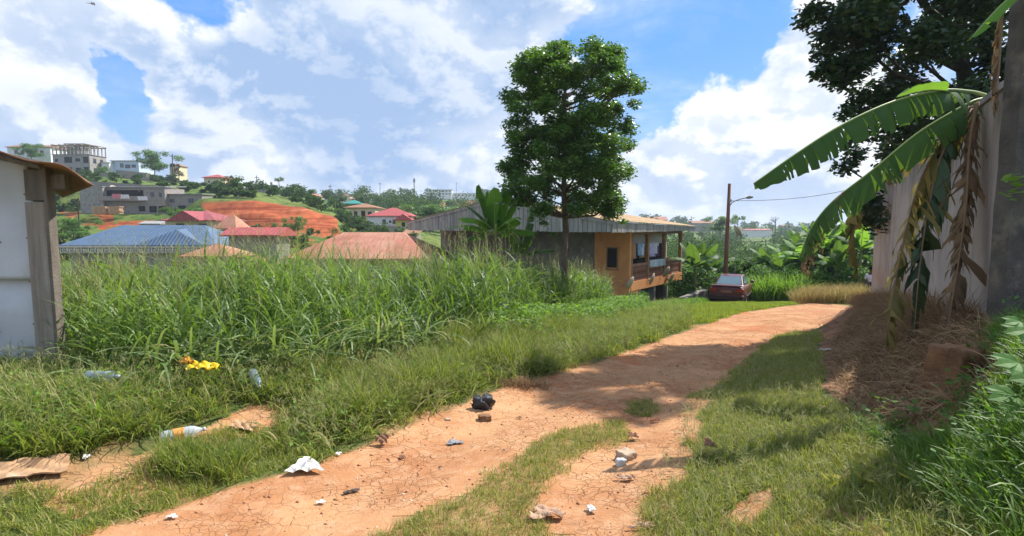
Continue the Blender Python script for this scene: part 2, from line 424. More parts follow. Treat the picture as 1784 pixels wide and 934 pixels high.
MT = dict(
 dirt=ground_mat('dirt_track', True), ground=ground_mat('ground_soil'),
 tall=leafmat('tall_grass', (.038, .092, .016), (.18, .265, .060), .34, .5, .4, c3=(.33, .30, .12)),
 mid=leafmat('verge_grass', (.065, .120, .022), (.23, .270, .060), .36, .6, .2, c3=(.38, .30, .14)),
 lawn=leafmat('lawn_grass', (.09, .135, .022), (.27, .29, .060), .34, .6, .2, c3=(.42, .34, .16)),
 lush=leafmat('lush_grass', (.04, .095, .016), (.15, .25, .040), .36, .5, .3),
 far_verge=leafmat('sunlit_verge_grass', (.11, .17, .022), (.27, .34, .050), .38, .6, .2, c3=(.38, .32, .14)),  # brighter copy of the verge green, sunlight mixed into its colour
 dry=leafmat('dry_grass', (.17, .095, .045), (.42, .28, .15), .2, .8, .1, trc=(.4, .28, .14)),
 straw=leafmat('straw_grass', (.22, .17, .055), (.46, .34, .12), .3, .7, .15, trc=(.5, .4, .15)),
 seed=leafmat('seed_heads', (.17, .22, .07), (.38, .36, .16), .3, .7, .1, trc=(.4, .36, .15)),
 leaf=leafmat('tree_leaves', (.032, .078, .015), (.115, .22, .034), .28, .42, .5),
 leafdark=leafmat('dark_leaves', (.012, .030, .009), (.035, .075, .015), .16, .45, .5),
 leafbright=leafmat('bright_leaves', (.07, .145, .022), (.17, .28, .045), .38, .6, .2),
 leafmid=leafmat('bush_leaves', (.028, .070, .015), (.085, .17, .03), .3, .65, .2),
 leaffar=leafmat('far_leaves', (.022, .055, .018), (.075, .13, .034), .2, .8, .08),
 banana=leafmat('banana_leaf', (.022, .065, .016), (.068, .145, .024), .30, .6, .2, trc=(.30, .52, .05)),
 bananayoung=leafmat('young_banana_leaf', (.06, .17, .02), (.13, .30, .03), .45, .6, .2, trc=(.40, .68, .06)),
 bananadry=leafmat('withered_banana_leaf', (.095, .062, .036), (.25, .165, .09), .22, .8, .15, trc=(.4, .26, .1)),
 bananaold=leafmat('fading_banana_leaf', (.11, .11, .03), (.30, .22, .06), .3, .6, .3, trc=(.5, .42, .08)),
 bark=surf('bark', (.20, .155, .11), (.10, .075, .05), scale=9, bump=.6, stretch=(1, 1, .3)),
 barkd=surf('dark_bark', (.07, .055, .04), (.035, .028, .02), scale=9, bump=.6, stretch=(1, 1, .3)),
 concrete=surf('concrete', (.33, .31, .28), (.22, .205, .185), scale=1.5, bump=.2),
 block=surf('block_wall', (.30, .275, .25), (.21, .19, .17), scale=2.2, bump=.3, c3=(.36, .25, .17), s3=.3),
 cream=surf('cream_paint', (.66, .56, .36), (.55, .46, .30), scale=1, bump=.05),
 white=surf('white_paint', (.74, .74, .72), (.60, .60, .58), scale=1, bump=.05),
 bluewhite=surf('pale_blue_paint', (.50, .58, .70), (.42, .50, .62), scale=1, bump=.05),
 pane=flat('dark_window', (.035, .04, .05), .15, .6),
 hole=flat('dark_opening', (.03, .028, .026), .9, .1),
 roofred=surf('red_roof_sheet', (.42, .085, .075), (.34, .065, .06), .5, 2, bump=.05, stripes=(0, .35, .5)),
 roofmaroon=surf('maroon_roof_sheet', (.34, .07, .075), (.26, .055, .06), .5, 2, bump=.05, stripes=(0, .35, .5)),
 roofterra=surf('terracotta_roof_sheet', (.42, .165, .105), (.33, .12, .075), .8, .8, bump=.2, stripes=(0, .3, .13), c3=(.44, .22, .145), s3=.35, t3=(.4, .6)),
 roofrust=surf('rusty_roof_sheet', (.34, .17, .09), (.24, .12, .07), .8, 2, bump=.1, stripes=(0, .3, .4)),
 roofteal=surf('teal_roof_sheet', (.03, .26, .22), (.02, .2, .17), .5, 2, bump=.05, stripes=(0, .4, .5)),
 roofblue=surf('blue_roof_sheet', (.105, .165, .25), (.08, .13, .205), .45, 1.2, bump=.05, stripes=(0, .32, .9)),
 roofgrey=surf('grey_roof_sheet', (.36, .35, .33), (.26, .25, .24), .6, 2, bump=.05, stripes=(0, .4, .5)),
 yellowgreen=surf('yellow_green_paint', (.50, .48, .12), (.42, .40, .10), scale=1, bump=.05),
 wood=surf('weathered_wood', (.30, .225, .15), (.17, .125, .085), scale=7, bump=.4, stretch=(1, 1, .12), c3=(.42, .38, .30), s3=2.),
)

# ------------------------------------------------------------------ the ground, one sheet to the horizon
def polymask(x, y, polys, jit=.12):
    jx = x+jit*2*(fbm(x*2.3, y*2.3, 3, 31)-.5)*2; jy = y+jit*2*(fbm(x*2.3+50, y*2.3, 3, 32)-.5)*2
    m = np.zeros(x.shape, bool)
    for p in polys: m |= inpoly(jx, jy, p)
    return m
MEDIAN = [PP((620, 960), (690, 905), (760, 880), (840, 850), (850, 825), (930, 780), (1010, 745), (1085, 735), (1095, 770), (1010, 800), (960, 850), (930, 890), (1000, 960)),
          PP((1085, 700), (1120, 695), (1150, 712), (1130, 730), (1095, 722))]
BARE_L = [PP((60, 870), (120, 830), (210, 790), (300, 762), (400, 735), (470, 700), (510, 690), (520, 715), (450, 745), (400, 770), (330, 800), (240, 850), (120, 900)),
          PP((440, 690), (490, 680), (520, 720), (450, 735))]
BARE_R = [PP((1150, 860), (1120, 790), (1180, 700), (1240, 690), (1230, 740), (1190, 780), (1180, 850)), PP((1300, 870), (1345, 860), (1340, 920), (1300, 910))]
STRAW = PP((1500, 545), (1600, 560), (1740, 575), (1730, 690), (1620, 745), (1530, 735), (1465, 690), (1450, 640), (1475, 580))
DRYZ = [PP((1425, 552), (1500, 530), (1600, 560), (1740, 575), (1730, 690), (1620, 745), (1520, 735), (1440, 690), (1420, 620))]
REDZ = [[(-53, 86), (-41, 84), (-30, 82), (-31, 86.5), (-26, 98), (-40, 98.5), (-55, 99)]]
def make_ground():
    c1 = np.tan(np.linspace(R(-54), R(54), 3))
    uu = np.linspace(-1.35, 1.35, 620); ang = np.arctan(uu)
    a0 = ang[-1]; rest = np.linspace(a0, 2*math.pi-a0, 62)[1:-1]
    ang = np.concatenate([ang, rest])
    r = [.25]
    while r[-1] < 3000:
        q = r[-1]
        r.append(q*(1.05 if q < 1.2 else 1.0075 if q < 12 else 1.011 if q < 60 else 1.009 if q < 160 else 1.03))
    r = np.array(r)
    A, Rr = np.meshgrid(ang, r)
    X = Rr*np.sin(A); Y = Rr*np.cos(A)
    Z = h(X, Y)
    pass
    # where it is dirt, where red soil, where straw lies
    yl = np.clip(Y, -6, 27)
    nzv = .35*(fbm(X*1.7, Y*1.7, 4, 21)-.5)
    dist = np.minimum(X-xL(yl), xR(yl)-X)+nzv
    dirt = sstep(-.12, .05, dist)*(Y < 27)
    med = polymask(X, Y, MEDIAN); dirt[med] = .65
    dirt = np.maximum(dirt, polymask(X, Y, BARE_L+BARE_R)*.9)
    dirt = np.maximum(dirt, .0+.7*sstep(.52, .62, fbm(X*1.1, Y*1.1, 4, 77))*((X < xL(yl)) & (X > xL(yl)-1.6) | (X > xR(yl)) & (X < xR(yl)+1.2))*(Y < 15))
    dry = np.where(polymask(X, Y, DRYZ), 1., 0.)
    # slopes steeper than grass can hold are bare red soil
    zx = h_far(X, np.maximum(Y, 21)+.8)-h_far(X, np.maximum(Y, 21)-.8)
    slope = np.abs(zx/1.6)
    px = 892+900*X/np.maximum(Y, 1)
    jit = 14*(fbm(X/6, Y/6, 3, 44)-.5)
    red = np.zeros_like(X)
    m1 = (Y > 76) & (Y < 98) & (px > 352) & (px < 608)
    red[m1] = (sstep(355, 365, px+jit)*sstep(606, 596, px+jit)*sstep(79.5, 81.5, Y+.25*jit)*sstep(97.5, 96.3, Y+.1*jit))[m1]
    red = np.maximum(red, .9*sstep(.45, .55, fbm(X/3, Y/3, 3, 3))*((Y > 60) & (Y < 82) & (px > 420) & (px < 600)))
    m2 = (Y > 82) & (Y < 92) & (px > 172) & (px < 275)
    red[m2] = sstep(.3, .42, fbm(X/2.5, Y/1.5, 3, 12))[m2]
    m3 = (Y > 90) & (Y < 97) & (px > 120) & (px < 200); red[m3] = .85*sstep(.35, .5, fbm(X/3, Y/3, 3, 14))[m3]
    m3 = (Y > 96) & (Y < 104) & (px > 105) & (px < 146); red[m3] = .8
    m4 = (Y > 288) & (Y < 312) & (px > 730) & (px < 885); red[m4] = (sstep(.36, .5, fbm(X/9, Y/5, 3, 15))*.9)[m4]
    m5 = (Y > 66) & (Y < 110) & (px > 590) & (px < 700); red[m5] = .6*sstep(.48, .6, fbm(X/5, Y/5, 3, 16))[m5]
    # gullies in the red faces
    Z = Z - red*(Y > 60)*(Y < 140)*.5*np.abs(fbm(X/1.1, Y/5, 3, 8)-.5)*2
    na, nr = len(ang), len(r)
    V = np.stack([X, Y, Z], -1).reshape(-1, 3)
    i, j = np.meshgrid(np.arange(nr-1), np.arange(na), indexing='ij')
    j2 = (j+1) % na
    F = np.stack([i*na+j, i*na+j2, (i+1)*na+j2, (i+1)*na+j], -1).reshape(-1, 4)[:, ::-1]
    far = sstep(18, 40, Y)
    o = npmesh('ground', V, F, MT['ground'], smooth=True, attrs=dict(dirt=dirt.ravel(), dry=dry.ravel(), red=red.ravel(), far=far.ravel()))
    tag(o, kind='structure')
    # the track: its own sheet a little above
    st = .05
    xs = np.arange(-9.5, 16.5, st); ys = np.arange(-7, 26.5, st)
    gx, gy = np.meshgrid(xs, ys)
    cx, cy = gx[:-1, :-1]+st/2, gy[:-1, :-1]+st/2
    dd = np.minimum(cx-xL(cy), xR(cy)-cx)+.35*(fbm(cx*1.7, cy*1.7, 4, 21)-.5)
    keep = (dd > 0.02) & ~polymask(cx, cy, MEDIAN)
    V = np.stack([gx, gy, h(gx, gy)+.004], -1).reshape(-1, 3)
    nx = len(xs)
    ii, jj = np.nonzero(keep)
    F = np.stack([ii*nx+jj, ii*nx+jj+1, (ii+1)*nx+jj+1, (ii+1)*nx+jj], -1)
    used = np.unique(F); rm = np.zeros(len(V), int); rm[used] = np.arange(len(used))
    o = npmesh('dirt_road', V[used], rm[F], MT['dirt'], smooth=True)
    tag(o, kind='structure')
make_ground()
# ------------------------------------------------------------------ grass and foliage generators
def blades(P, L, w, az, phi0, bend, segs=4, rnd=None, fold=0.):
    """arched blades: P base (n,3), L length, w width, az heading, phi0 first lean, bend total extra lean"""
    n = len(P); t = np.linspace(0, 1, segs+1)
    pos = np.zeros((n, segs+1, 3)); pos[:, 0] = P
    hx, hy = np.sin(az), np.cos(az)
    for k in range(segs):
        ph = phi0+bend*((k+.5)/segs)**1.3
        st = L/segs
        pos[:, k+1, 0] = pos[:, k, 0]+np.sin(ph)*hx*st
        pos[:, k+1, 1] = pos[:, k, 1]+np.sin(ph)*hy*st
        pos[:, k+1, 2] = pos[:, k, 2]+np.cos(ph)*st
    wid = np.interp(t, [0, .35, .75, 1], [.55, 1, .7, .06])
    tw = rng.uniform(-.5, .5, n)
    side = np.stack([hy*np.cos(tw), -hx*np.cos(tw), np.sin(tw)], -1)
    off = side[:, None, :]*(w[:, None]*wid[None, :]*.5)[:, :, None]
    V = np.stack([pos-off, pos+off], 2).reshape(-1, 3)            # n,(segs+1),2
    b = (np.arange(n)*(segs+1)*2)[:, None]; k = (np.arange(segs)*2)[None, :]
    F = np.stack([b+k, b+k+1, b+k+3, b+k+2], -1).reshape(-1, 4)
    r = rng.random(n) if rnd is None else rnd
    rv = np.repeat(r, (segs+1)*2)
    return V, F, rv
def join(parts):
    Vs, Fs, Rs = [], [], []; o = 0
    for V, F, r in parts:
        Vs.append(V); Fs.append(F+o); Rs.append(r); o += len(V)
    return np.concatenate(Vs), np.concatenate(Fs), np.concatenate(Rs)
def scatter(poly, dens, clump=0., edge=.0, seed=0, thr=None):
    """random points in a ground polygon; dens per square metre"""
    xs = [p[0] for p in poly]; ys = [p[1] for p in poly]
    A = (max(xs)-min(xs))*(max(ys)-min(ys)); n = int(A*dens)
    x = rng.uniform(min(xs), max(xs), n); y = rng.uniform(min(ys), max(ys), n)
    jx = x+edge*(fbm(x*2.1, y*2.1, 3, seed+61)-.5)*2; jy = y+edge*(fbm(x*2.1, y*2.1, 3, seed+67)-.5)*2
    k = inpoly(jx, jy, poly)
    if clump: k &= rng.random(n) < sstep(.5-clump, .5+clump*.2, fbm(x*2.6, y*2.6, 3, seed+5)+.12)
    return x[k], y[k]
def tufts(x, y, nb, spread=.04):
    n = len(x)
    X = np.repeat(x, nb)+rng.normal(0, spread, n*nb); Y = np.repeat(y, nb)+rng.normal(0, spread, n*nb)
    return X, Y
def grass(name, x, y, L, wd, mat, label, lean=(.05, .5), bend=(.3, 1.2), segs=3, dz=0., lr=(.6, 1.15), cat='grass', rpow=1., yellow=.0):
    n = len(x)
    P = np.stack([x, y, h(x, y)-.01+dz], -1)
    Lr = L*rng.uniform(*lr, n)
    r = rng.random(n)**rpow*.84
    if yellow: r = np.where(rng.random(n) < yellow, 1., r)
    V, F, rv = blades(P, Lr, wd*rng.uniform(.7, 1.3, n), rng.uniform(0, 2*math.pi, n), rng.uniform(*lean, n), rng.uniform(*bend, n), segs, r)
    o = npmesh(name, V, F, mat, rnd=rv)
    return tag(o, label, cat, kind='stuff')

# --- the tall field grass left of the track
FRONT = [(60, 645), (105, 652), (200, 680), (330, 672), (450, 668), (560, 655), (640, 632), (720, 612), (850, 592), (960, 570), (1060, 545), (1105, 528)]
FR = [hit(*p) for p in FRONT]
TALLP = [(p.x, p.y) for p in FR]+[((1110-892)/900*25, 25), ((1000-892)/900*22, 22), ((850-892)/900*17.5, 17.5), ((600-892)/900*15, 15), ((300-892)/900*14, 14), (-11, 13), (-11.5, 8), (-6.8, 7.2)]
def topz(x, y):
    px = 892+900*x/y
    tp = np.interp(px, [0, 110, 200, 300, 380, 450, 520, 600, 700, 760, 850, 930, 1000, 1050, 1100, 1130], [436, 434, 436, 430, 418, 408, 412, 418, 421, 420, 416, 424, 440, 464, 498, 516])
    return EYE+(392-tp)/900*y
def tall_field():
    x, y = scatter(TALLP, 46, .25, .25)
    # thin out the rear, what shows of it are the tops
    fy = np.interp(892+900*x/y, [892+900*p.x/p.y for p in FR], [p.y for p in FR])
    back = y-fy
    k = (back > 0) & (rng.random(len(x)) < np.interp(back, [0, 2, 5, 12], [1, .85, .5, .28]))
    x, y, back = x[k], y[k], back[k]
    g = h(x, y)
    Hc = np.minimum(topz(x, y)-g, 2.25)*rng.uniform(.8, 1.12, len(x))*(.62+.45*fbm(x*.9, y*.9, 3, 4))*np.interp(back, [0, .5, 1.6], [.55, .8, 1.])
    Hc = np.maximum(Hc, .45)
    parts = []; seeds = []
    nl = 8
    X = np.repeat(x, nl); Y = np.repeat(y, nl); G = np.repeat(g, nl); HH = np.repeat(Hc, nl)
    az0 = np.repeat(rng.uniform(0, 6.28, len(x)), nl)
    f = np.tile(np.linspace(.02, .66, nl), len(x))+rng.uniform(-.05, .05, len(X))
    f = np.maximum(f, 0)
    lx = np.repeat(rng.normal(0, .10, len(x)), nl); ly = np.repeat(rng.normal(0, .10, len(x)), nl)
    P = np.stack([X+lx*f*HH, Y+ly*f*HH, G+f*HH], -1)
    az = az0+np.tile(np.arange(nl), len(x))*2.6+rng.normal(0, .4, len(X))
    L = np.minimum(HH*rng.uniform(.32, .62, len(X)), .85)
    tint = np.repeat(np.clip((fbm(x*.7, y*.7, 3, 15)-.3)*1.6, 0, 1), nl)*.45+np.repeat(rng.random(len(x)), nl)*.15+.25*rng.random(len(X))
    tint = np.where((rng.random(len(X)) < .05) & (f < .3), 1., tint)
    parts.append(blades(P, L, rng.uniform(.014, .030, len(X))*np.interp(Y, [5, 12, 20], [1, 1.25, 1.6]), az, rng.uniform(.12, .55, len(X)), rng.uniform(.7, 2.1, len(X)), 5, tint))
    # culms
    P = np.stack([x, y, g], -1)
    parts.append(blades(P, Hc*.85, np.full(len(x), .010), rng.uniform(0, 6.28, len(x)), rng.uniform(0, .1, len(x)), rng.uniform(0, .15, len(x)), 2, rng.random(len(x))*.5))
    V, F, r = join(parts)
    tag(npmesh('tall_grass', V, F, MT['tall'], rnd=r), 'dense head-high green grass filling the plot left of the track', 'grass', kind='stuff')
    # seed heads: open panicles above the leaves
    k = rng.random(len(x)) < .62*np.interp(back, [0, 1, 3], [.15, .6, 1.])
    sx, sy, sg, sh = x[k], y[k], g[k], Hc[k]
    lean = rng.uniform(0, .25, len(sx)); az = rng.uniform(0, 6.28, len(sx))
    P = np.stack([sx, sy, sg+sh*.55], -1)
    sl = sh*rng.uniform(.45, .72, len(sx))
    parts = [blades(P, sl, .006*np.interp(sy, [5, 15], [1, 1.6]), az, lean*.5, lean, 3)]
    nb = 9
    ff = np.tile(np.linspace(.55, .98, nb), len(sx))
    ph = np.repeat(lean, nb)
    B = np.repeat(P, nb, 0)+np.stack([np.sin(ph*.9)*np.sin(np.repeat(az, nb)), np.sin(ph*.9)*np.cos(np.repeat(az, nb)), np.cos(ph*.9)], -1)*(ff*np.repeat(sl, nb))[:, None]
    parts.append(blades(B, rng.uniform(.08, .20, len(B)), np.repeat(.0055*np.interp(sy, [5, 15], [1, 1.6]), nb), rng.uniform(0, 6.28, len(B)), rng.uniform(.3, .9, len(B)), rng.uniform(.2, .9, len(B)), 2))
    V, F, r = join(parts)
    tag(npmesh('grass_seed_heads', V, F, MT['seed'], rnd=r), 'feathery pale seed heads standing above the tall field grass', 'grass', kind='stuff')
tall_field()

# --- middle height grass, left foreground and the long verge
MIDP = PP((-120, 640), (60, 640), (200, 672), (330, 668), (450, 662), (560, 652), (560, 700), (470, 700), (400, 725), (300, 742), (230, 770), (120, 795), (0, 800), (-120, 830))
x, y = scatter(MIDP, 330, .2, .12); X, Y = tufts(x, y, 9, .035)
grass('undergrowth', X, Y, .34, .010, MT['mid'], 'tangled knee-high grass in front of the metal shack and tall grass', (.1, .7), (.4, 1.7), 4, yellow=.10)
x, y = scatter(MIDP, 60, .2, .1); 
grass('broad_grass', x, y, .42, .022, MT['lush'], 'broad green blades among the knee-high grass at left', (.2, .8), (.8, 1.9), 5)
VERGE = PP((440, 690), (470, 664), (560, 650), (640, 628), (720, 607), (850, 587), (960, 566), (1060, 541), (1110, 524), (1150, 522), (1200, 540), (1200, 572), (1100, 608), (1000, 640), (900, 668), (830, 684), (780, 708), (720, 730), (640, 768), (560, 800), (520, 812), (480, 790), (500, 730))
x, y = scatter(VERGE, 300, .26, .15); k = rng.random(len(x)) < np.interp(y, [10, 21], [1, .10]); x, y = x[k], y[k]; X, Y = tufts(x, y, 10, .04)
px = 892+900*X/Y
hh = np.interp(px, [450, 700, 1000, 1200], [.30, .30, .34, .30])*(.6+.8*fbm(X*1.5, Y*1.5, 3, 88))
edge = np.clip((xL(Y)-X)/.5, .25, 1)
hh = hh*(.45+1.1*sstep(.35, .65, fbm(X*1.1+9, Y*1.1, 3, 91)))
grass('verge_grass', X, Y, hh*edge, .0085, MT['mid'], 'shin-high verge grass along the left edge of the dirt track', (.05, .75), (.3, 1.5), 3, yellow=.16)
# the long far verge beside the house and the car
FARV = PP((1020, 640), (1020, 570), (1105, 528), (1150, 520), (1200, 517), (1240, 520), (1320, 516), (1440, 517), (1480, 526), (1400, 530), (1290, 544), (1200, 573), (1190, 560))
x, y = scatter(FARV, 170, .15, .5); k = rng.random(len(x)) < np.interp(y, [10, 20], [.05, 1]); x, y = x[k], y[k]; X, Y = tufts(x, y, 8, .08)
k = X < xL(Y)+.1; X, Y = X[k], Y[k]
grass('sunlit_grass', X, Y, np.interp(Y, [14, 22], [.24, .13])*(.4+1.2*fbm(X*.8, Y*.8, 3, 55)), .015, MT['far_verge'], 'bright sunlit grass around the parked car', (.05, .6), (.3, 1.2), 2)
x, y = scatter([((1080-892)/900*20, 20), ((1230-892)/900*24, 24), ((1230-892)/900*29.5, 29.5), ((1100-892)/900*28, 28)], 60, .1, .2); X, Y = tufts(x, y, 7, .08)
grass('slope_grass', X, Y, .35, .02, MT['leafbright'], 'bright green weeds on the slope below the orange house', (.05, .7), (.3, 1.2), 3)
# thin strip between the bare patch and the track
STRIP = PP((-60, 960), (-60, 860), (60, 850), (130, 860), (240, 815), (330, 775), (430, 735), (520, 770), (560, 800), (400, 850), (300, 885), (180, 925), (100, 960))
x, y = scatter(STRIP, 700, .32, .12, 3); X, Y = tufts(x, y, 8, .03)
grass('short_grass', X, Y, .10, .006, MT['lawn'], 'short patchy grass between bare soil and track at lower left', (.1, .9), (.2, 1.2), 2, yellow=.15)
c = hit(350, 815)
x = rng.normal(c.x, .17, 110); y = rng.normal(c.y, .10, 110); X, Y = tufts(x, y, 22, .03)
grass('grass_clump', X, Y, .24, .006, MT['mid'], 'bushy grass clump at the left edge of the track near the bottle', (.05, .6), (.2, 1.2), 4, yellow=.12)
for (px_, py_, nn) in ((905, 655, 40), (870, 662, 20)):
    pass
c = hit(912, 672); x = rng.normal(c.x, .16, 60); y = rng.normal(c.y, .10, 60); X, Y = tufts(x, y, 12, .03)
grass('dry_clump', X, Y, .16, .007, MT['dry'], 'rusty brown dry grass clump where the verge meets the track', (.1, .8), (.2, 1.2), 3)
# --- lawn: median and the right side
xs = []; ys = []
for p in MEDIAN:
    x, y = scatter(p, 850, .55, .2, 5); X, Y = tufts(x, y, 7, .022); xs.append(X); ys.append(Y)
grass('median_grass', np.concatenate(xs), np.concatenate(ys), .085, .0048, MT['lawn'], 'short grass strip between the two wheel ruts', (.1, .9), (.2, 1.2), 2, yellow=.28)
LAWN = PP((1120, 960), (1140, 860), (1190, 790), (1180, 720), (1215, 690), (1290, 640), (1345, 592), (1385, 580), (1430, 578), (1430, 690), (1520, 740), (1600, 800), (1690, 880), (1720, 960))
x, y = scatter(LAWN, 900, .40, .2, 9); X, Y = tufts(x, y, 7, .025)
k = ~polymask(X, Y, BARE_R); X, Y = X[k], Y[k]
grass('lawn_grass', X, Y, .10*(.6+.8*fbm(X, Y, 3, 19)), .0058, MT['lawn'], 'low patchy lawn right of the track', (.1, .9), (.2, 1.2), 2, yellow=.22)
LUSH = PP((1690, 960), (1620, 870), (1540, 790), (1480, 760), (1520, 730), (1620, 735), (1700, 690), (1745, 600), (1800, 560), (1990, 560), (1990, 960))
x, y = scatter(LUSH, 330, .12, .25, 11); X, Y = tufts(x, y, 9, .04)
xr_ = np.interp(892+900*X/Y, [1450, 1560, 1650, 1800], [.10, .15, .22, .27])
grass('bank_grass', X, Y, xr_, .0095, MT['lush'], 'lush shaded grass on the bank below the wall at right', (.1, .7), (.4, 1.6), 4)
# straw tangle at the foot of the wall
x, y = scatter(STRAW, 300, .2, .15, 13); X, Y = tufts(x, y, 8, .06)
d = xw(Y)-X
L = np.interp(d, [0, 1.2, 2.4], [.42, .30, .10])
k = X < xw(Y)-.03
grass('straw_tangle', X[k], Y[k], L[k], .0085, MT['dry'], 'dead brown straw tangled over the bank at the foot of the wall', (.4, 1.4), (.6, 2.2), 4)
x = rng.uniform(5.4, 10.6, 900); y = WA[1]+(x-WA[0])/(WB[0]-WA[0])*(WB[1]-WA[1]); x = x-rng.uniform(.05, .5, 900); X, Y = tufts(x, y, 14, .06)
k = X < xw(Y)-.03
grass('hanging_straw', X[k], Y[k], .5, .006, MT['dry'], 'dry brown stalks standing against the foot of the wall', (.1, 1.), (.3, 1.8), 4)
# straw coloured and green tall weeds at the far bend
poly = [((1385-892)/900*25, 25), ((1510-892)/900*24, 24), ((1540-892)/900*29, 29), ((1400-892)/900*30, 30)]
x, y = scatter(poly, 30, .1, .2); X, Y = tufts(x, y, 16, .15)
grass('straw_weeds', X, Y, .95, .020, MT['straw'], 'straw coloured waist-high weeds beyond the bend of the track', (.05, .5), (.2, 1.3), 4)
poly = [((1310-892)/900*28.5, 28.5), ((1395-892)/900*27.5, 27.5), ((1405-892)/900*33, 33), ((1300-892)/900*33, 33)]
x, y = scatter(poly, 14, .1, .2); X, Y = tufts(x, y, 22, .22)
grass('reed_grass', X, Y, 1.75, .045, MT['leafbright'], 'bright green head-high reed grass behind the parked car', (.03, .45), (.3, 1.5), 5)

# thin pale stems standing over the lower grasses
def stems(name, poly, dens, L, label, seedn):
    x, y = scatter(poly, dens, .3, .15, seedn); k = rng.random(len(x)) < np.interp(y, [8, 16], [1, 0]); x, y = x[k], y[k]; n = len(x)
    P = np.stack([x, y, h(x, y)], -1); az = rng.uniform(0, 6.28, n); Lr = L*rng.uniform(.5, 1.2, n)
    ph = rng.uniform(.0, .6, n); be = rng.uniform(.1, .9, n)
    parts = [blades(P, Lr, np.full(n, .0045), az, ph, be, 4)]
    nb = 5; m = ph+be*.9
    tip = parts[0][0].reshape(n, 5, 2, 3)[:, 3, 0]
    B = np.repeat(tip, nb, 0)+rng.normal(0, .012, (n*nb, 3))
    parts.append(blades(B, rng.uniform(.03, .09, n*nb), np.full(n*nb, .005), rng.uniform(0, 6.28, n*nb), rng.uniform(.3, 1.2, n*nb), rng.uniform(.2, .9, n*nb), 2))
    V, F, r = join(parts)
    tag(npmesh(name, V, F, MT['seed'], rnd=r), label, 'grass', kind='stuff')
stems('verge_stems', VERGE, 190, .42, 'thin tan seeding stems over the verge grass', 51)
stems('undergrowth_stems', MIDP, 120, .5, 'thin tan seeding stems over the knee-high grass at left', 52)
stems('lawn_stems', LAWN, 120, .17, 'thin pale stems in the right lawn', 53)
x, y = scatter(VERGE, 60, .3, .2, 77); k = rng.random(len(x)) < np.interp(y, [8, 16], [1, .1]); x, y = x[k], y[k]; X, Y = tufts(x, y, 7, .06)
grass('coarse_grass', X, Y, .40, .014, MT['mid'], 'coarser arching tufts in the verge', (.2, .9), (.6, 1.8), 4, yellow=.15)

# long broad blades arching out of the front of the tall grass
fx = np.interp(rng.uniform(0, 1, 1500), np.linspace(0, 1, len(FR)), [p.x for p in FR]); t_ = np.interp(fx, [p.x for p in FR], [p.y for p in FR])
X = fx+rng.normal(0, .12, 1500); Y = t_+np.abs(rng.normal(.1, .5, 1500)); k = rng.random(1500) < sstep(.38, .6, fbm(X*1.6, Y*1.6, 3, 41)); X, Y = X[k], Y[k]
grass('arching_grass', X, Y, 1.05, .032, leafmat('arching_grass_blade', (.07, .13, .045), (.24, .31, .13), .32, .5, .3, c3=(.40, .34, .16)), 'long pale arching blades spilling out of the front of the tall grass', (.1, .6), (.9, 2.3), 7, lr=(.5, 1.1), yellow=.08)
# ------------------------------------------------------------------ foliage on trees
def leaf_quads(C, size, seedr=None, up=.5, aspect=.45):
    """kite shaped, slightly folded leaves at the points C"""
    n = len(C)
    a = rng.uniform(0, 2*math.pi, n)
    ax = np.stack([np.cos(a), np.sin(a), rng.uniform(-.9, .35, n)], -1); ax /= np.linalg.norm(ax, axis=1)[:, None]
    nn = rng.normal(0, 1, (n, 3)); nn[:, 2] = np.abs(nn[:, 2])+up
    nn -= ax*np.sum(nn*ax, 1)[:, None]; nn /= np.linalg.norm(nn, axis=1)[:, None]+1e-9
    sd_ = np.cross(ax, nn)
    s = (size*rng.uniform(.65, 1.25, n))[:, None]
    b = C; t = C+ax*s; m = C+ax*s*.45-nn*s*.06
    V = np.stack([b, m+sd_*s*aspect*.5, t, m-sd_*s*aspect*.5], 1).reshape(-1, 3)
    F = (np.arange(n)*4)[:, None]+np.arange(4)[None, :]
    r = rng.random(n)*.85 if seedr is None else seedr
    return V, F, np.repeat(r, 4)
def cloud_pts(cs, rs, n, flat=.75, shell=.45):
    """points in a set of clumps, more of them towards each clump's surface"""
    cs = np.asarray(cs, float); rs = np.asarray(rs, float)
    cnt = np.maximum((n*(rs/rs.mean())**2).astype(int), 3)
    idx = np.repeat(np.arange(len(cs)), cnt)
    d = rng.normal(0, 1, (len(idx), 3)); d /= np.linalg.norm(d, axis=1)[:, None]
    rad = rs[idx]*rng.uniform(0, 1, len(idx))**shell*rng.uniform(.85, 1.2, len(idx))
    P = cs[idx]+d*rad[:, None]*np.array([1, 1, flat])
    return P, idx
def crown_mesh(name, cs, rs, n, size, mat, parent, up=.5, flat=.75, aspect=.45):
    P, idx = cloud_pts(cs, rs, n, flat)
    tone = rng.random(len(cs))[idx]*.45+rng.random(len(P))*.42
    V, F, r = leaf_quads(P, size, tone, up, aspect)
    return npmesh(name, V, F, mat, parent, rnd=r)
def trunk_mesh(name, mat, base, top, r0, r1, limbs, parent, n=9, wob=.05):
    b = MB(); base, top = Vector(base), Vector(top)
    pts = []; rad = []
    for i in range(9):
        t = i/8; p = base.lerp(top, t)+Vector((random.uniform(-wob, wob), random.uniform(-wob, wob), 0))*(1 if 0 < i else 0)
        pts.append(p); rad.append(r0*(1-t)+r1*t+(.35*r0 if i == 0 else 0))
    b.tube(pts, rad, n)
    for (q, lr, t) in limbs:
        s = base.lerp(top, t); q = Vector(q); mid = s.lerp(q, .5)+Vector((random.uniform(-.1, .1), random.uniform(-.1, .1), -.1*(q-s).length))
        b.tube([s, s.lerp(mid, .5), mid, mid.lerp(q, .5)+Vector((0, 0, .04)), q], [lr, lr*.85, lr*.65, lr*.42, lr*.18], 6)
    return b.build(name, mat, parent, smooth=True)
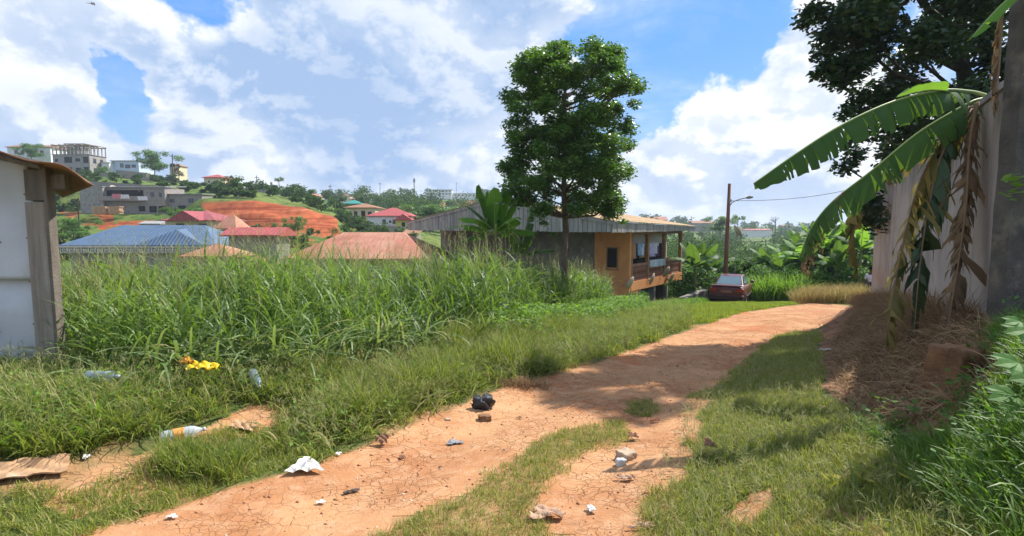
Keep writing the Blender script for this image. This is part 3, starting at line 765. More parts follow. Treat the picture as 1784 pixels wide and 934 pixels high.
def env_clumps(env, d, thick, n, rr, ctr=None):
    """clumps filling a crown whose outline is given by (py, pxL, pxR) at depth d"""
    cs, rs = [], []
    pys = [e[0] for e in env]
    while len(cs) < n:
        py = random.uniform(pys[0], pys[-1])
        a = np.interp(py, pys, [e[1] for e in env]); b = np.interp(py, pys, [e[2] for e in env])
        an, dn = random.uniform(0, 2*math.pi), random.uniform(.25, 1)**.6
        px = (a+b)/2+(b-a)/2*dn*math.cos(an)*.93; dd = d+thick*dn*math.sin(an)*min(1, (b-a)/180)
        cs.append(tuple(W(px, py, dd))); rs.append(random.uniform(*rr))
    return cs, rs

# ------------------------------------------------------------------ the compound wall and the rough pillar at right
def quad_prism(name, A, B, zA0, zB0, zA1, zB1, th, mat, parent=None, nseg=12, wob=.0, bevel=0.):
    A, B = Vector((*A, 0)), Vector((*B, 0)); d = (B-A).normalized(); nrm = Vector((d.y, -d.x, 0))*th     # thickness away from the track
    b = MB(); vs = []
    for i in range(nseg+1):
        t = i/nseg; p = A.lerp(B, t); w0 = random.uniform(-wob, wob)
        z0 = zA0*(1-t)+zB0*t; z1 = zA1*(1-t)+zB1*t+w0
        vs += [p+Vector((0, 0, z0)), p+Vector((0, 0, z1)), p+nrm+Vector((0, 0, z1)), p+nrm+Vector((0, 0, z0))]
    fs = [(i*4+k, i*4+(k+1) % 4, i*4+4+(k+1) % 4, i*4+4+k) for i in range(nseg) for k in range(4)]
    fs += [(3, 2, 1, 0), tuple(nseg*4+k for k in range(4))]
    b.add(vs, [f[::-1] for f in fs])
    return b.build(name, mat, parent, bevel=bevel)
def wallmat():
    m, nt, out = newmat('streaked_plaster')
    tc = N(nt, 'ShaderNodeNewGeometry').outputs['Position']
    def nz(st, sc, det=6, r=.65): return N(nt, 'ShaderNodeTexNoise', {'Vector': N(nt, 'ShaderNodeMapping', {'Vector': tc, 'Scale': st}).outputs[0], 'Scale': sc, 'Detail': det, 'Roughness': r}).outputs['Fac']
    a = nz((1, 1, .10), 3.2); b = nz((1, 1, 1), 1.2); c = nz((1, 1, 1), 14); a2 = nz((1, 1, .05), 8)
    col = MIX(nt, MR(nt, b, .35, .65), (.47, .395, .335), (.38, .32, .275))
    col = MIX(nt, MR(nt, a, .46, .68, 0, .6), col, (.20, .165, .15))
    col = MIX(nt, MR(nt, a2, .58, .72, 0, .35), col, (.13, .11, .10))
    z = N(nt, 'ShaderNodeSeparateXYZ', {0: tc}).outputs[2]
    top = M_(nt, 'MULTIPLY', MR(nt, z, 2.0, 3.0), MR(nt, nz((1, 1, .2), 2.4), .38, .58))
    col = MIX(nt, M_(nt, 'MULTIPLY', top, .8), col, (.12, .10, .09))
    low = M_(nt, 'MULTIPLY', MR(nt, z, .9, .1), MR(nt, b, .35, .6))
    col = MIX(nt, M_(nt, 'MULTIPLY', low, .6), col, (.36, .22, .13))
    bp = N(nt, 'ShaderNodeBump', {'Strength': .35, 'Distance': .03, 'Height': M_(nt, 'ADD', c, M_(nt, 'MULTIPLY', b, 1.5))})
    p = N(nt, 'ShaderNodeBsdfPrincipled', {'Base Color': col, 'Roughness': .9, 'Specular IOR Level': .2, 'Normal': bp.outputs[0]})
    nt.links.new(p.outputs[0], out.inputs[0]); return m
MT['wall'] = wallmat()
MT['roughwall'] = surf('rough_render', (.13, .115, .095), (.075, .065, .055), scale=4, det=10, bump=1.0, bscale=22, c3=(.20, .17, .13), s3=2.5)
w = empty('compound_wall', (WA[0], WA[1], .5))
tag(w, 'tall plastered compound wall with dark water streaks beside the track', 'wall')
o = quad_prism('wall_panel', WA-np.array([.0, -.02]), WB, -.8, -2., 3.12, 2.74, .2, MT['wall'], nseg=20)
o.parent = w; o.matrix_parent_inverse = Matrix.Translation(-w.location)
A2 = WA+np.array([-.03, .02]); B2 = WB+np.array([-.03, .02])
o = quad_prism('coping', A2, B2, 3.123, 2.743, 3.20, 2.81, .27, MT['block'], nseg=30, wob=.012)
o.parent = w; o.matrix_parent_inverse = Matrix.Translation(-w.location)
import bmesh
bm = bmesh.new(); bmesh.ops.create_cube(bm, size=1.)
bmesh.ops.bisect_plane
bmesh.ops.subdivide_edges(bm, edges=[e for e in bm.edges if abs(e.verts[0].co.z-e.verts[1].co.z) > .5], cuts=70, use_grid_fill=True)
bmesh.ops.subdivide_edges(bm, edges=[e for e in bm.edges if abs(e.verts[0].co.x-e.verts[1].co.x) > .5], cuts=6, use_grid_fill=True)
for v in bm.verts:
    q = Vector((5.24+v.co.x*.42, 5.33+v.co.y*.19, 1.7+v.co.z*5.3))
    f = float(fbm(np.array(q.x*5+q.z*.7), np.array(q.z*5), 4, 3))-.5; g_ = float(fbm(np.array(q.x*3+9), np.array(q.z*2.2), 3, 9))-.5
    v.co = q+Vector((.05*f if abs(v.co.x) > .45 else 0, .035*f+.02*g_, 0))
me = bpy.data.meshes.new('cement_pillar'); bm.to_mesh(me); bm.free(); me.materials.append(MT['roughwall'])
o = link(bpy.data.objects.new('cement_pillar', me))
tag(o, 'dark rough cement pillar rising past the top right corner', 'pillar')
o = quad_prism('side_wall', (5.47, 5.44), (11.5, 5.44), -.8, -.6, 3.35, 3.35, -.18, MT['roughwall'], nseg=24, wob=.01)  # unseen wall added beyond the pillar, raised so its shadow covers the bank
tag(o, 'rough side wall added out of view at right to shade the bank', 'wall')

# weathered laterite block stump under the wall
def rough_block(name, c, sx, sy, sz, mat, rz=0., amp=.05, seed=1, parent=None):
    import bmesh
    bm = bmesh.new(); bmesh.ops.create_cube(bm, size=1.)
    bmesh.ops.subdivide_edges(bm, edges=bm.edges[:], cuts=7, use_grid_fill=True)
    for v in bm.verts:
        p = v.co; q = Vector((p.x*sx, p.y*sy, p.z*sz))
        nn = p.normalized() if p.length else Vector((0, 0, 1))
        f = float(fbm(np.array(p.x*3+seed*7.1+p.z*1.3), np.array(p.y*3+p.z*2.7+seed), 3, seed))-.5
        rnd_ = (p.length-.5)*.35
        v.co = q-Vector((nn.x*sx, nn.y*sy, nn.z*sz))*rnd_*.6+nn*f*amp*2
    me = bpy.data.meshes.new(name); bm.to_mesh(me); bm.free(); me.materials.append(mat)
    me.polygons.foreach_set('use_smooth', np.ones(len(me.polygons), bool))
    o = link(bpy.data.objects.new(name, me), parent); o.location = c; o.rotation_euler.z = rz
    return o
MT['laterite'] = surf('laterite_block', (.26, .14, .065), (.13, .06, .035), rough=.95, scale=6, bump=.9, c3=(.45, .28, .14), s3=3)
c = hit(1660, 690); c.z = H(c.x, c.y)
tag(rough_block('earth_block', (c.x, c.y, c.z+.17), .30, .26, .50, MT['laterite'], .4, .075, 3), 'crumbling ochre earth block among the straw below the wall', 'block')

# ------------------------------------------------------------------ banana leaves
def bez(pts, n):
    pts = [Vector(p) for p in pts]; out = []
    # Catmull-Rom through the points
    P = [pts[0]*2-pts[1]]+pts+[pts[-1]*2-pts[-2]]
    segs = len(pts)-1
    for i in range(n+1):
        u = i/n*segs; k = min(int(u), segs-1); t = u-k
        a, b_, c_, d_ = P[k], P[k+1], P[k+2], P[k+3]
        out.append(.5*((2*b_)+(c_-a)*t+(2*a-5*b_+4*c_-d_)*t*t+(3*b_-a-3*c_+d_)*t**3))
    return out
def banana_leaf(name, pts, width, mat, parent, petiole=.15, trail=.0, skr=.25, droop=(.3, .9), tear=.35, n=54, gap=.3, ribmat=None, wav=.15, lens=(.75, 1.05), curl=.5, rib=.018, tipf=.25, segx=4, tone=None):
    c = bez(pts, n); V = []; F = []; RV = []
    up = Vector((0, 0, 1))
    for sgn in (1, -1):
        i = int(petiole*n); 
        while i < n:
            g = 1
            while random.random() > tear and g < 14 and i+g < n: g += 1
            j = min(i+g, n)
            dr = random.uniform(*droop); ln = random.uniform(*lens); tn = random.random()*.85 if tone is None else tone+random.uniform(-.12, .12)
            sk = random.uniform(-skr, skr)
            base = len(V); rows = j-i+1
            for q in range(rows):
                k = i+q; t = (k/n-petiole)/(1-petiole)
                wd = width*(min(1, (t/.12)**.6) if t > 0 else .0)*(1-max(0, (t-.55)/.45)**2*(1-tipf))*ln
                if t >= .999: wd *= .2
                tg = (c[min(k+1, n)]-c[max(k-1, 0)]).normalized()
                s = tg.cross(up); 
                if s.length < .15: s = tg.cross(Vector((.6, -.8, .1)))
                s = s.normalized()*sgn; nn = s.cross(tg)*sgn
                if nn.z < 0 and abs(nn.z) > .05: nn = -nn
                shrink = gap*.5*(1 if q in (0, rows-1) else 0)
                p = c[k].copy(); ang = -.15
                for m_ in range(segx+1):
                    V.append(tuple(p)); RV.append(tn)
                    ang2 = ang+(dr+curl*m_/segx)*1.0
                    step = wd/segx
                    dirv = s*math.cos(ang2)-nn*math.sin(ang2)*.55-up*math.sin(ang2)*.45+tg*(sk+(.18 if sk > 0 else .12)+trail)
                    along = tg*(shrink*(1 if q == 0 else -1)*.045*(m_+1)/segx if shrink else 0)
                    p = p+dirv.normalized()*step+along+up*(random.uniform(-1, 1)*wav*.03)
            for q in range(rows-1):
                for m_ in range(segx):
                    a = base+q*(segx+1)+m_
                    F.append((a, a+1, a+segx+2, a+segx+1))
            i = j
    npl = npmesh(name, np.array(V), np.array(F), mat, parent, rnd=np.array(RV), smooth=True)
    b = MB(); cc = c[::3]+[c[-1]]
    b.tube(cc, [rib*(1-.8*i/len(cc)) for i in range(len(cc))], 6)
    b.build('midrib', ribmat or MT['rib'], npl, smooth=True)
    return npl
MT['rib'] = flat('green_midrib', (.26, .36, .09), .5)
MT['ribdry'] = flat('brown_midrib', (.22, .14, .08), .8)
MT['bstem'] = surf('banana_stem', (.17, .17, .06), (.12, .08, .04), scale=4, bump=.2, stretch=(1, 1, .2), c3=(.10, .16, .04), s3=2)

bp_ = empty('banana_plant', (6.55, 6.6, .3)); tag(bp_, 'large banana plant leaning over the wall with torn and withered hanging leaves', 'banana plant')
inv = Matrix.Translation(-bp_.location)
def onp(o): o.matrix_parent_inverse = inv; return o
b = MB(); b.tube([(6.6, 6.75, .2), (6.5, 6.7, 1.6), (6.35, 6.6, 2.7), W(1722, 168, 6.4)], [.17, .14, .10, .06], 12); onp(b.build('stem', MT['bstem'], bp_, True))
L1 = [W(1716, 166, 6.4), W(1690, 160, 6.3), W(1640, 158, 6.15), W(1560, 176, 6.0), W(1470, 216, 5.85), W(1390, 266, 5.7), W(1313, 320, 5.55)]
onp(banana_leaf('leaf', L1, .33, MT['banana'], bp_, petiole=.17, droop=(.95, 1.2), skr=.05, tear=.45, gap=.16, n=90, rib=.024, lens=(.85, 1.1), tone=.3))
b_ = banana_leaf('leaf', [W(1650, 159, 6.14), W(1625, 157, 6.1), W(1600, 160, 6.06), W(1562, 170, 6.0)], .10, MT['bananayoung'], bp_, petiole=0, droop=(-.9, -.6), tear=.02, curl=-.2, rib=.012, n=16, gap=0, tone=.8); onp(b_); b_['label'] = 'yellow green stub of blade on the petiole'
L2 = [W(1712, 172, 6.5), W(1685, 182, 6.45), W(1600, 232, 6.55), W(1520, 297, 6.7), W(1450, 352, 6.85), W(1412, 400, 6.95), W(1392, 452, 7.0)]
onp(banana_leaf('leaf', L2, .40, MT['banana'], bp_, petiole=.08, droop=(.85, 1.15), skr=.06, tear=.5, gap=.18, n=90, rib=.022, tone=.45))
onp(banana_leaf('leaf', [W(1470, 335, 6.8), W(1430, 380, 6.9), W(1410, 420, 6.95), W(1393, 470, 7.0)], .24, MT['bananadry'], bp_, petiole=0, droop=(1.0, 1.5), tear=.95, gap=.8, n=26, ribmat=MT['ribdry'], lens=(.4, 1.1), tipf=.8))
def hang(pts, wdt, mat, tear=.75, tone=None, n=60, name='withered_leaf', **k):
    # a withered blade folded along its rib, with frayed strips of the same leaf hanging off it
    o = banana_leaf(name, pts, wdt*.62, mat, bp_, petiole=.04, droop=(1.0, 1.75), tear=.30, gap=.3, n=int(n*1.3), trail=.35, skr=.2, ribmat=MT['ribdry'], lens=(.5, 1.2), curl=.7, wav=1.3, tipf=.6, tone=tone, **k); onp(o)
    f = banana_leaf('frayed_edge', pts, wdt, mat, bp_, petiole=.06, droop=(.1, 1.9), tear=tear*.8, gap=.4, n=n, trail=.95, skr=.5, ribmat=MT['ribdry'], lens=(.25, 1.15), curl=1.1, wav=1.2, tipf=.7, tone=tone, **k); onp(f); return o
hang([W(1704, 178, 6.2), W(1690, 250, 6.1), W(1683, 360, 5.95), W(1668, 470, 5.85), W(1648, 590, 5.75)], 0.36, MT['bananadry'], .85)
hang([W(1700, 180, 6.22), W(1688, 270, 6.12), W(1676, 380, 6.0), W(1660, 500, 5.9)], 0.30, MT['bananadry'], .9)
hang([W(1695, 185, 6.4), W(1640, 250, 6.45), W(1598, 330, 6.5), W(1568, 450, 6.45), W(1545, 585, 6.3)], 0.49, MT['bananaold'], .7, n=80)
hang([W(1695, 190, 6.35), W(1645, 260, 6.35), W(1620, 350, 6.35), W(1603, 460, 6.3), W(1592, 585, 6.2)], 0.41, MT['leafdark'], .6, name='withered_leaf')
hang([W(1690, 186, 6.4), W(1655, 235, 6.4), W(1630, 300, 6.4), W(1615, 370, 6.38)], 0.49, MT['bananaold'], .4)
hang([W(1650, 240, 7.4), W(1560, 290, 7.6), W(1500, 330, 7.8), W(1487, 400, 7.85), W(1494, 475, 7.85)], 0.30, MT['bananaold'], .6)
hang([W(1745, 20, 5.3), W(1742, 80, 5.28), W(1738, 140, 5.25), W(1730, 190, 5.25)], 0.14, MT['bananadry'], .8, n=30)
lf = banana_leaf('leaf', [W(1790, -30, 5.2), W(1752, 2, 5.2), W(1722, 32, 5.2), W(1690, 68, 5.15)], .12, MT['bananayoung'], bp_, petiole=0, droop=(.3, .8), tear=.12, n=20, rib=.01, tone=.4); onp(lf)

def banana_plant(label, loc, hgt, leaves, mats, rz=0., group=None, seed=0, wid=.30, L=1.7):
    random.seed(seed+50)
    e = empty('banana_plant', loc, rz); tag(e, label, 'banana plant', group)
    b = MB(); b.tube([(0, 0, -.3), (.02, .0, hgt*.5), (0, .02, hgt)], [.13, .11, .07], 10); b.build('stem', MT['bstem'], e, True)
    for (az, el, ln, dr) in leaves:
        a = R(az); dx, dy = math.sin(a), math.cos(a)
        p = Vector((0, 0, hgt)); pts = [p]; ang = R(el)
        for k in range(5):
            st = ln/5; p = p+Vector((dx*math.cos(ang)*st, dy*math.cos(ang)*st, math.sin(ang)*st)); pts.append(p); ang -= R(dr)
        banana_leaf('leaf', pts, wid*random.uniform(.85, 1.15), random.choice(mats), e, petiole=.12, droop=(.15, .7), tear=random.choice((.02, .08, .2)), n=26, gap=.5, rib=.02, curl=.3)
    return e
# between the field and the house
g = W(862, 470, 17.0); z = H(g.x, 17.0)
random.seed(3)
banana_plant('young banana plant with tall upright leaves left of the big tree', (g.x, 17.0, z), 2.95,
   [(95, 82, 1.9, 1), (-75, 76, 1.75, 2), (180, 80, 1.6, 3), (75, 62, 1.6, 2), (-80, 60, 1.35, 7), (100, 22, 1.35, 9), (-95, 32, 1.6, 12), (-120, 50, 1.5, 14), (60, 78, 1.75, 1), (-100, 8, 1.2, 10), (-60, 82, 1.5, 1), (130, 50, 1.2, 10)], [MT['bananayoung'], MT['bananayoung'], MT['banana']], 0, None, 1, .40)
g = W(905, 470, 17.8)
banana_plant('shorter dark banana plant just left of the big tree trunk', (g.x, 17.8, H(g.x, 17.8)), 2.2,
   [(70, 78, 1.9, 2), (-40, 72, 1.5, 4), (85, 66, 1.2, 5), (100, 30, 1.3, 9), (-110, 40, 1.2, 10), (180, 50, 1.3, 12)], [MT['banana']], 0, None, 2, .30)
lv = [(0, 70, 1.9, 9), (50, 55, 1.9, 13), (105, 62, 1.9, 11), (160, 45, 1.8, 15), (210, 65, 2.0, 10), (265, 50, 1.8, 14), (310, 75, 1.9, 6), (20, 84, 1.6, 2), (180, 30, 1.5, 14)]
BP = [(1212, 30.5, 'dark banana clump beside the balcony corner', 2.1, 0), (1238, 33.5, 'banana plant behind the low concrete slab', 2.2, 0),
      (1375, 34, 'banana plant at the left end of the grove beyond the bend', 2.6, 1), (1402, 31, 'bright upright banana plant in the middle of the grove', 2.3, 1),
      (1432, 33, 'banana plant with pale spreading leaves in the grove', 2.9, 1), (1458, 30, 'banana plant low among the straw weeds', 1.6, 0), (1470, 34, 'tallest banana plant of the grove near the wall end', 3.4, 1), (1500, 31, 'banana plant half hidden by the wall end', 2.6, 1), (1345, 37, 'banana plant farthest from the track in the grove', 2.6, 0), (1418, 38, 'banana plant at the back of the grove', 4.2, 1), (1388, 36, 'banana plant behind the left end of the straw weeds', 3.4, 1), (1445, 36, 'banana plant behind the middle of the straw weeds', 3.8, 0), (1485, 37, 'banana plant at the back right of the grove', 4.4, 1), (1362, 33, 'low banana plant at the edge of the reed grass', 1.7, 0), (1222, 32, 'banana plant between the balcony and the lamp pole', 2.4, 0)]
for i, (px, d, lab, hg, br) in enumerate(BP):
    x = (px-892)/900*d
    banana_plant(lab, (x, d, H(x, d)), hg, [(a+i*37, e_+random.uniform(-8, 8), l*random.uniform(.8, 1.1), q) for (a, e_, l, q) in lv], [MT['banana'], MT['bananayoung']] if br else [MT['banana']], 0, 'banana plants beyond the bend' if px > 1300 else 'banana plants beside the house', i+5, .40)

# ------------------------------------------------------------------ big trees
random.seed(11)
D = 18.
base = W(985, 470, D); base.z = H(base.x, D)-.1
t = empty('broadleaf_tree', tuple(base)); tag(t, 'tall slender broadleaf tree with dense dark green crown in front of the house', 'tree')
inv2 = Matrix.Translation(-base)
env = [(78, 960, 1060), (100, 905, 1095), (150, 884, 1115), (185, 886, 1112), (220, 885, 1100), (260, 900, 1098), (290, 882, 1092), (325, 872, 1085), (350, 880, 1082), (368, 900, 1080)]
env = [(a_, b_-8, c_+8) for (a_, b_, c_) in env]; cs, rs = env_clumps(env, D, 2.2, 330, (.16, .42))
for (px, py, r) in [(890, 300, .35), (905, 335, .33), (880, 290, .3), (925, 350, .3), (1060, 372, .3), (1080, 352, .3), (1110, 155, .25), (1104, 180, .25), (975, 88, .3), (1060, 92, .35), (1040, 88, .3), (920, 112, .3), (965, 408, .12), (948, 388, .15), (1085, 385, .15)]:
    cs.append(tuple(W(px, py, D+random.uniform(-.8, .5)))); rs.append(r)
for (px, py, r) in [(1020, 260, .5), (1050, 290, .5), (1010, 300, .45), (1070, 250, .45), (1050, 330, .4), (1085, 300, .4)]:
    cs.append(tuple(W(px, py, D-1.6))); rs.append(r)
o = crown_mesh('crown', cs, rs, 235, .135, MT['leaf'], t, .6, .7); o.matrix_parent_inverse = inv2
top = W(985, 120, D)
limbs = [(cs[i], random.uniform(.035, .06), random.uniform(.45, .9)) for i in range(0, len(cs), 5)]
limbs = [(q, r, min(max((q[2]-base.z-1.2)/(top.z-base.z), .42), .92)) for (q, r, tt) in limbs if q[2] > 2.2]
o = trunk_mesh('trunk', MT['bark'], base, top, .15, .04, limbs, t, 10, .05); o.matrix_parent_inverse = inv2

D = 14.3
base = Vector((12.6, 15.0, -.8)); t = empty('shade_tree', tuple(base)); tag(t, 'huge dark tree behind the compound wall filling the upper right', 'tree')
inv2 = Matrix.Translation(-base)
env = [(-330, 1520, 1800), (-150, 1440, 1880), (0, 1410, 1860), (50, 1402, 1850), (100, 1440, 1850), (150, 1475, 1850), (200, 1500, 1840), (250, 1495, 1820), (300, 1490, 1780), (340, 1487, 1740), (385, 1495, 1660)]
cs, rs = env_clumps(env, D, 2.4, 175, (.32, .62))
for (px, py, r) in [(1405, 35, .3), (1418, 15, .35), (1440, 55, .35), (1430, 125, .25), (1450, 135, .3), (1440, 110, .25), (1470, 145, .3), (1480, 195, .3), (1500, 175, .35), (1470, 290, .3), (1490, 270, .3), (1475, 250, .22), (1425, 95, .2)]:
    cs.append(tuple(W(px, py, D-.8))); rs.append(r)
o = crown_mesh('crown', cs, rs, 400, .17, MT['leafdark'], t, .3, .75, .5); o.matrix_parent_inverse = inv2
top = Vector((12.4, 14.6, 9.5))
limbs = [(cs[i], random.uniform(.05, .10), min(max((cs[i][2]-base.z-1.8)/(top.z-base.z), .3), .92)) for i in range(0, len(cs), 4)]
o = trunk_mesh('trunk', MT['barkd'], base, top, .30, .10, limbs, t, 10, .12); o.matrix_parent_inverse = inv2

# the pale lobed leaves reaching in at the right edge
def lobed_leaf(b, c, ax, nrm, s):
    """papaya or cassava like leaf of pointed lobes, a little thick, folded along each lobe"""
    ax = ax.normalized(); nrm = nrm.normalized(); sd_ = ax.cross(nrm)
    for (a, l) in ((0, 1.), (.62, .88), (-.62, .88), (1.25, .62), (-1.25, .62)):
        d = (ax*math.cos(a)+sd_*math.sin(a)); e = nrm.cross(d)
        w_ = .25*s*l
        vs = [c, c+d*s*l*.35+e*w_*.7+nrm*.03*s, c+d*s*l*.62+e*w_+nrm*.02*s, c+d*s*l-nrm*.10*s, c+d*s*l*.62-e*w_+nrm*.02*s, c+d*s*l*.35-e*w_*.7+nrm*.03*s, c+d*s*l*.35, c+d*s*l*.64-nrm*.02*s]
        b.add(vs, [(0, 6, 1), (1, 6, 7, 2), (2, 7, 3), (0, 5, 6), (5, 4, 7, 6), (4, 3, 7)])
MT['lobed'] = leafmat('lobed_leaf', (.10, .21, .06), (.15, .29, .08), .4, .6, .2)
e = empty('cassava_plant', tuple(W(1850, 800, 3.0))); tag(e, 'pale green plant with pointed lobed leaves reaching in at the right edge', 'plant')
iv = Matrix.Translation(-e.location)
b = MB(); root = Vector((e.location.x, 3.0, H(e.location.x, 3.0)-.1))
tops = [(1775, 632, .15, -1.), (1770, 690, .17, -1.), (1790, 575, .14, -1.), (1800, 660, .16, -.6), (1795, 720, .17, -.9), (1778, 560, .10, -1.)]
b.tube([root, root+Vector((0, 0, .5)), W(1840, 560, 2.95)], [.014, .012, .007], 6)
for (px, py, s, q) in tops: b.tube([W(1838, py-10, 2.95), W((1838+px)/2, py-12, 2.93), W(px, py, 2.9)], .0035, 5)
o = b.build('stem', MT['rib'], e, True); o.matrix_parent_inverse = iv
for (px, py, s, q) in tops:
    b = MB(); lobed_leaf(b, W(px, py, 2.9), Vector((q, -.1, random.uniform(-.15, .05))), Vector((random.uniform(-.2, .1), -.55, .8)), s)
    o = b.build('leaf', MT['lobed'], e, rnd=random.random()); o.matrix_parent_inverse = iv
e = empty('creeper', tuple(W(1790, 320, 5.25))); tag(e, 'bright green creeper sprig against the dark rough wall', 'plant')
iv = Matrix.Translation(-e.location)
b = MB(); b.tube([W(1800, 300, 5.3), W(1775, 310, 5.2), W(1750, 315, 5.15)], .004, 5); b.tube([W(1800, 330, 5.3), W(1775, 335, 5.2), W(1756, 338, 5.15)], .004, 5)
o = b.build('stem', MT['rib'], e); o.matrix_parent_inverse = iv
C = np.array([tuple(W(px+random.uniform(-3, 3), py+random.uniform(-4, 4), 5.15)) for (px, py) in [(1752, 310), (1760, 318), (1766, 306), (1772, 318), (1780, 308), (1757, 335), (1764, 342), (1772, 330), (1780, 340), (1783, 322)] for _ in range(2)])
V, F, r = leaf_quads(C, .11, None, .6, .5)
o = npmesh('foliage', V, F, MT['leafbright'], e, rnd=r); o.matrix_parent_inverse = iv
# ------------------------------------------------------------------ the metal shack at left
random.seed(21)
MT['sheet'] = surf('painted_metal_sheet', (.56, .57, .58), (.45, .46, .48), rough=.38, scale=.9, bump=.6, bscale=1.3, spec=.5, metal=.0, c3=(.50, .40, .30), s3=1.4, t3=(.66, .8))
MT['sheetrust'] = surf('rusty_sheet', (.34, .17, .09), (.20, .10, .06), rough=.8, scale=5, bump=.2, c3=(.42, .26, .16), s3=2)
s = empty('metal_shack', (-5.3, 6.0, 0)); tag(s, 'shack of dented white metal sheets with rusty overhanging roof at the left edge', 'shack')
iv = Matrix.Translation(-s.location)
def ps(o): o.matrix_parent_inverse = iv; return o
def sheet(x0, x1, z0, z1, y, seed):
    vs = []; nx, nz = 36, 30
    for i in range(nx+1):
        for k in range(nz+1):
            x = x0+(x1-x0)*i/nx; z = z0+(z1-z0)*k/nz
            dy = .11*(float(fbm(np.array(x*1.2+seed), np.array(z*1.6), 2, 5))-.5)+.02*math.sin(z*5+math.sin(x*2)*1.2+seed)
            e_ = min(i, nx-i)/3.; dy *= min(1, e_+.25)
            vs.append((x+.012*math.sin(z*9+seed)*(i == nx), y+dy, z))
    return vs, [(i*(nz+1)+k, (i+1)*(nz+1)+k, (i+1)*(nz+1)+k+1, i*(nz+1)+k+1) for i in range(nx) for k in range(nz)]
pc = W(88, 500, 6.0)
xp0, xp1 = W(66, 500, 6.).x, W(108, 500, 6.).x
b = MB()
b.add(*sheet(xp0-1.25, xp0+.03, -.3, 1.08, 6.02, 1)); b.add(*sheet(xp0-1.25, xp0+.02, 1.02, 2.40, 5.99, 4)); b.add(*sheet(xp0-2.6, xp0-1.2, -.3, 2.6, 6.04, 8))
o = b.build('metal_sheet', MT['sheet'], s, smooth=True); ps(o); m_ = o.modifiers.new('s', 'SOLIDIFY'); m_.thickness = .004
for (x, z) in [(xp0-.03, 2.0), (xp0-.04, 1.5), (xp0-.05, 1.0), (xp0-.04, .5), (xp0-.35, 1.45), (xp0-.5, 1.04)]:
    b = MB(); b.lathe([(0, 0), (.012, 0), (.010, -.006), (0, -.008)], 8, Matrix.Translation((x, 5.955, z)) @ Matrix.Rotation(R(-90), 4, 'X')); ps(b.build('nail', MT['sheetrust'], s))
MT['plank'] = surf('grey_plank', (.33, .29, .235), (.21, .175, .14), scale=9, bump=.5, stretch=(1.2, 1, .10), c3=(.42, .41, .37), s3=2.2)
MT['plankdark'] = surf('dark_plank', (.20, .17, .135), (.12, .10, .08), scale=9, bump=.5, stretch=(1.2, 1, .15))
b = MB(); b.box(xp0+.01, xp1-.045, 5.90, 5.97, -.35, W(88, 352, 5.9).z); ps(b.build('corner_plank', MT['plank'], s, bevel=.006))
b = MB(); b.box(xp0+.02, xp1-.05, 5.905, 5.975, W(88, 349, 5.9).z, W(88, 300, 5.9).z+.03); o = ps(b.build('corner_plank', MT['plankdark'], s, bevel=.006)); o['label'] = 'upper plank in a darker tone for the shade of the eave'  # separate plank whose darker wood carries the roof overhang's shade
b = MB(); b.box(xp1-.04, xp1+.0, 5.89, 6.0, -.35, 2.33); ps(b.build('corner_post', MT['plankdark'], s, bevel=.005))
SK = -1.0
b = MB(); q = [(xp1-.06, 6.01), (xp1-.06+SK*2.5, 8.5), (xp1-.10+SK*2.5, 8.5), (xp1-.10, 6.01)]
b.add([(x, y, z) for z in (-.4, 2.25) for (x, y) in q], [(0, 1, 5, 4), (1, 2, 6, 5), (2, 3, 7, 6), (3, 0, 4, 7), (4, 5, 6, 7)]); ps(b.build('side_wall', MT['plankdark'], s))
# roof: a sheet falling to the right, seen almost edge on
xa, xb = xp0-2.6, W(172, 300, 5.6).x
za, zb = W(0, 262, 5.6).z, W(150, 296, 5.6).z
sl = (zb-za)/(W(150, 296, 5.6).x-W(0, 262, 5.6).x)
vs = []; nx, ny = 90, 6
for i in range(nx+1):
    x = xa+(xb-xa)*i/nx
    for k in range(ny+1):
        y = 5.45+(8.6-5.45)*k/ny; xs_ = x; x = xa+(xb-xa)*i/nx
        z = zb+sl*(x-W(150, 296, 5.6).x)+.016*math.sin(y*70+k)+.0+.018*math.sin(x*9)*(k == 0)
        if i > nx-7: z -= .012*(i-nx+7)**1.6*.35
        vs.append((x+SK*(y-5.6)*(y > 5.6), y, z))
b = MB(); b.add(vs, [(i*(ny+1)+k, (i+1)*(ny+1)+k, (i+1)*(ny+1)+k+1, i*(ny+1)+k+1) for i in range(nx) for k in range(ny)])
o = ps(b.build('roof', MT['sheetrust'], s, smooth=True)); m_ = o.modifiers.new('s', 'SOLIDIFY'); m_.thickness = .012; m_.offset = 1
b = MB()
for y in (5.60, 7.0, 8.4):
    pts = [(xa+SK*(y-5.6), y, zb+sl*(xa-W(150, 296, 5.6).x)-.06), (xp1+.22+SK*(y-5.6), y, zb+sl*(xp1+.22-W(150, 296, 5.6).x)-.06)]
    b.tube(pts, .045, 4)
b.box(xp1-.0, xp1+.16, 5.95, 6.05, 2.06, 2.22)
ps(b.build('rafter', MT['plankdark'], s))
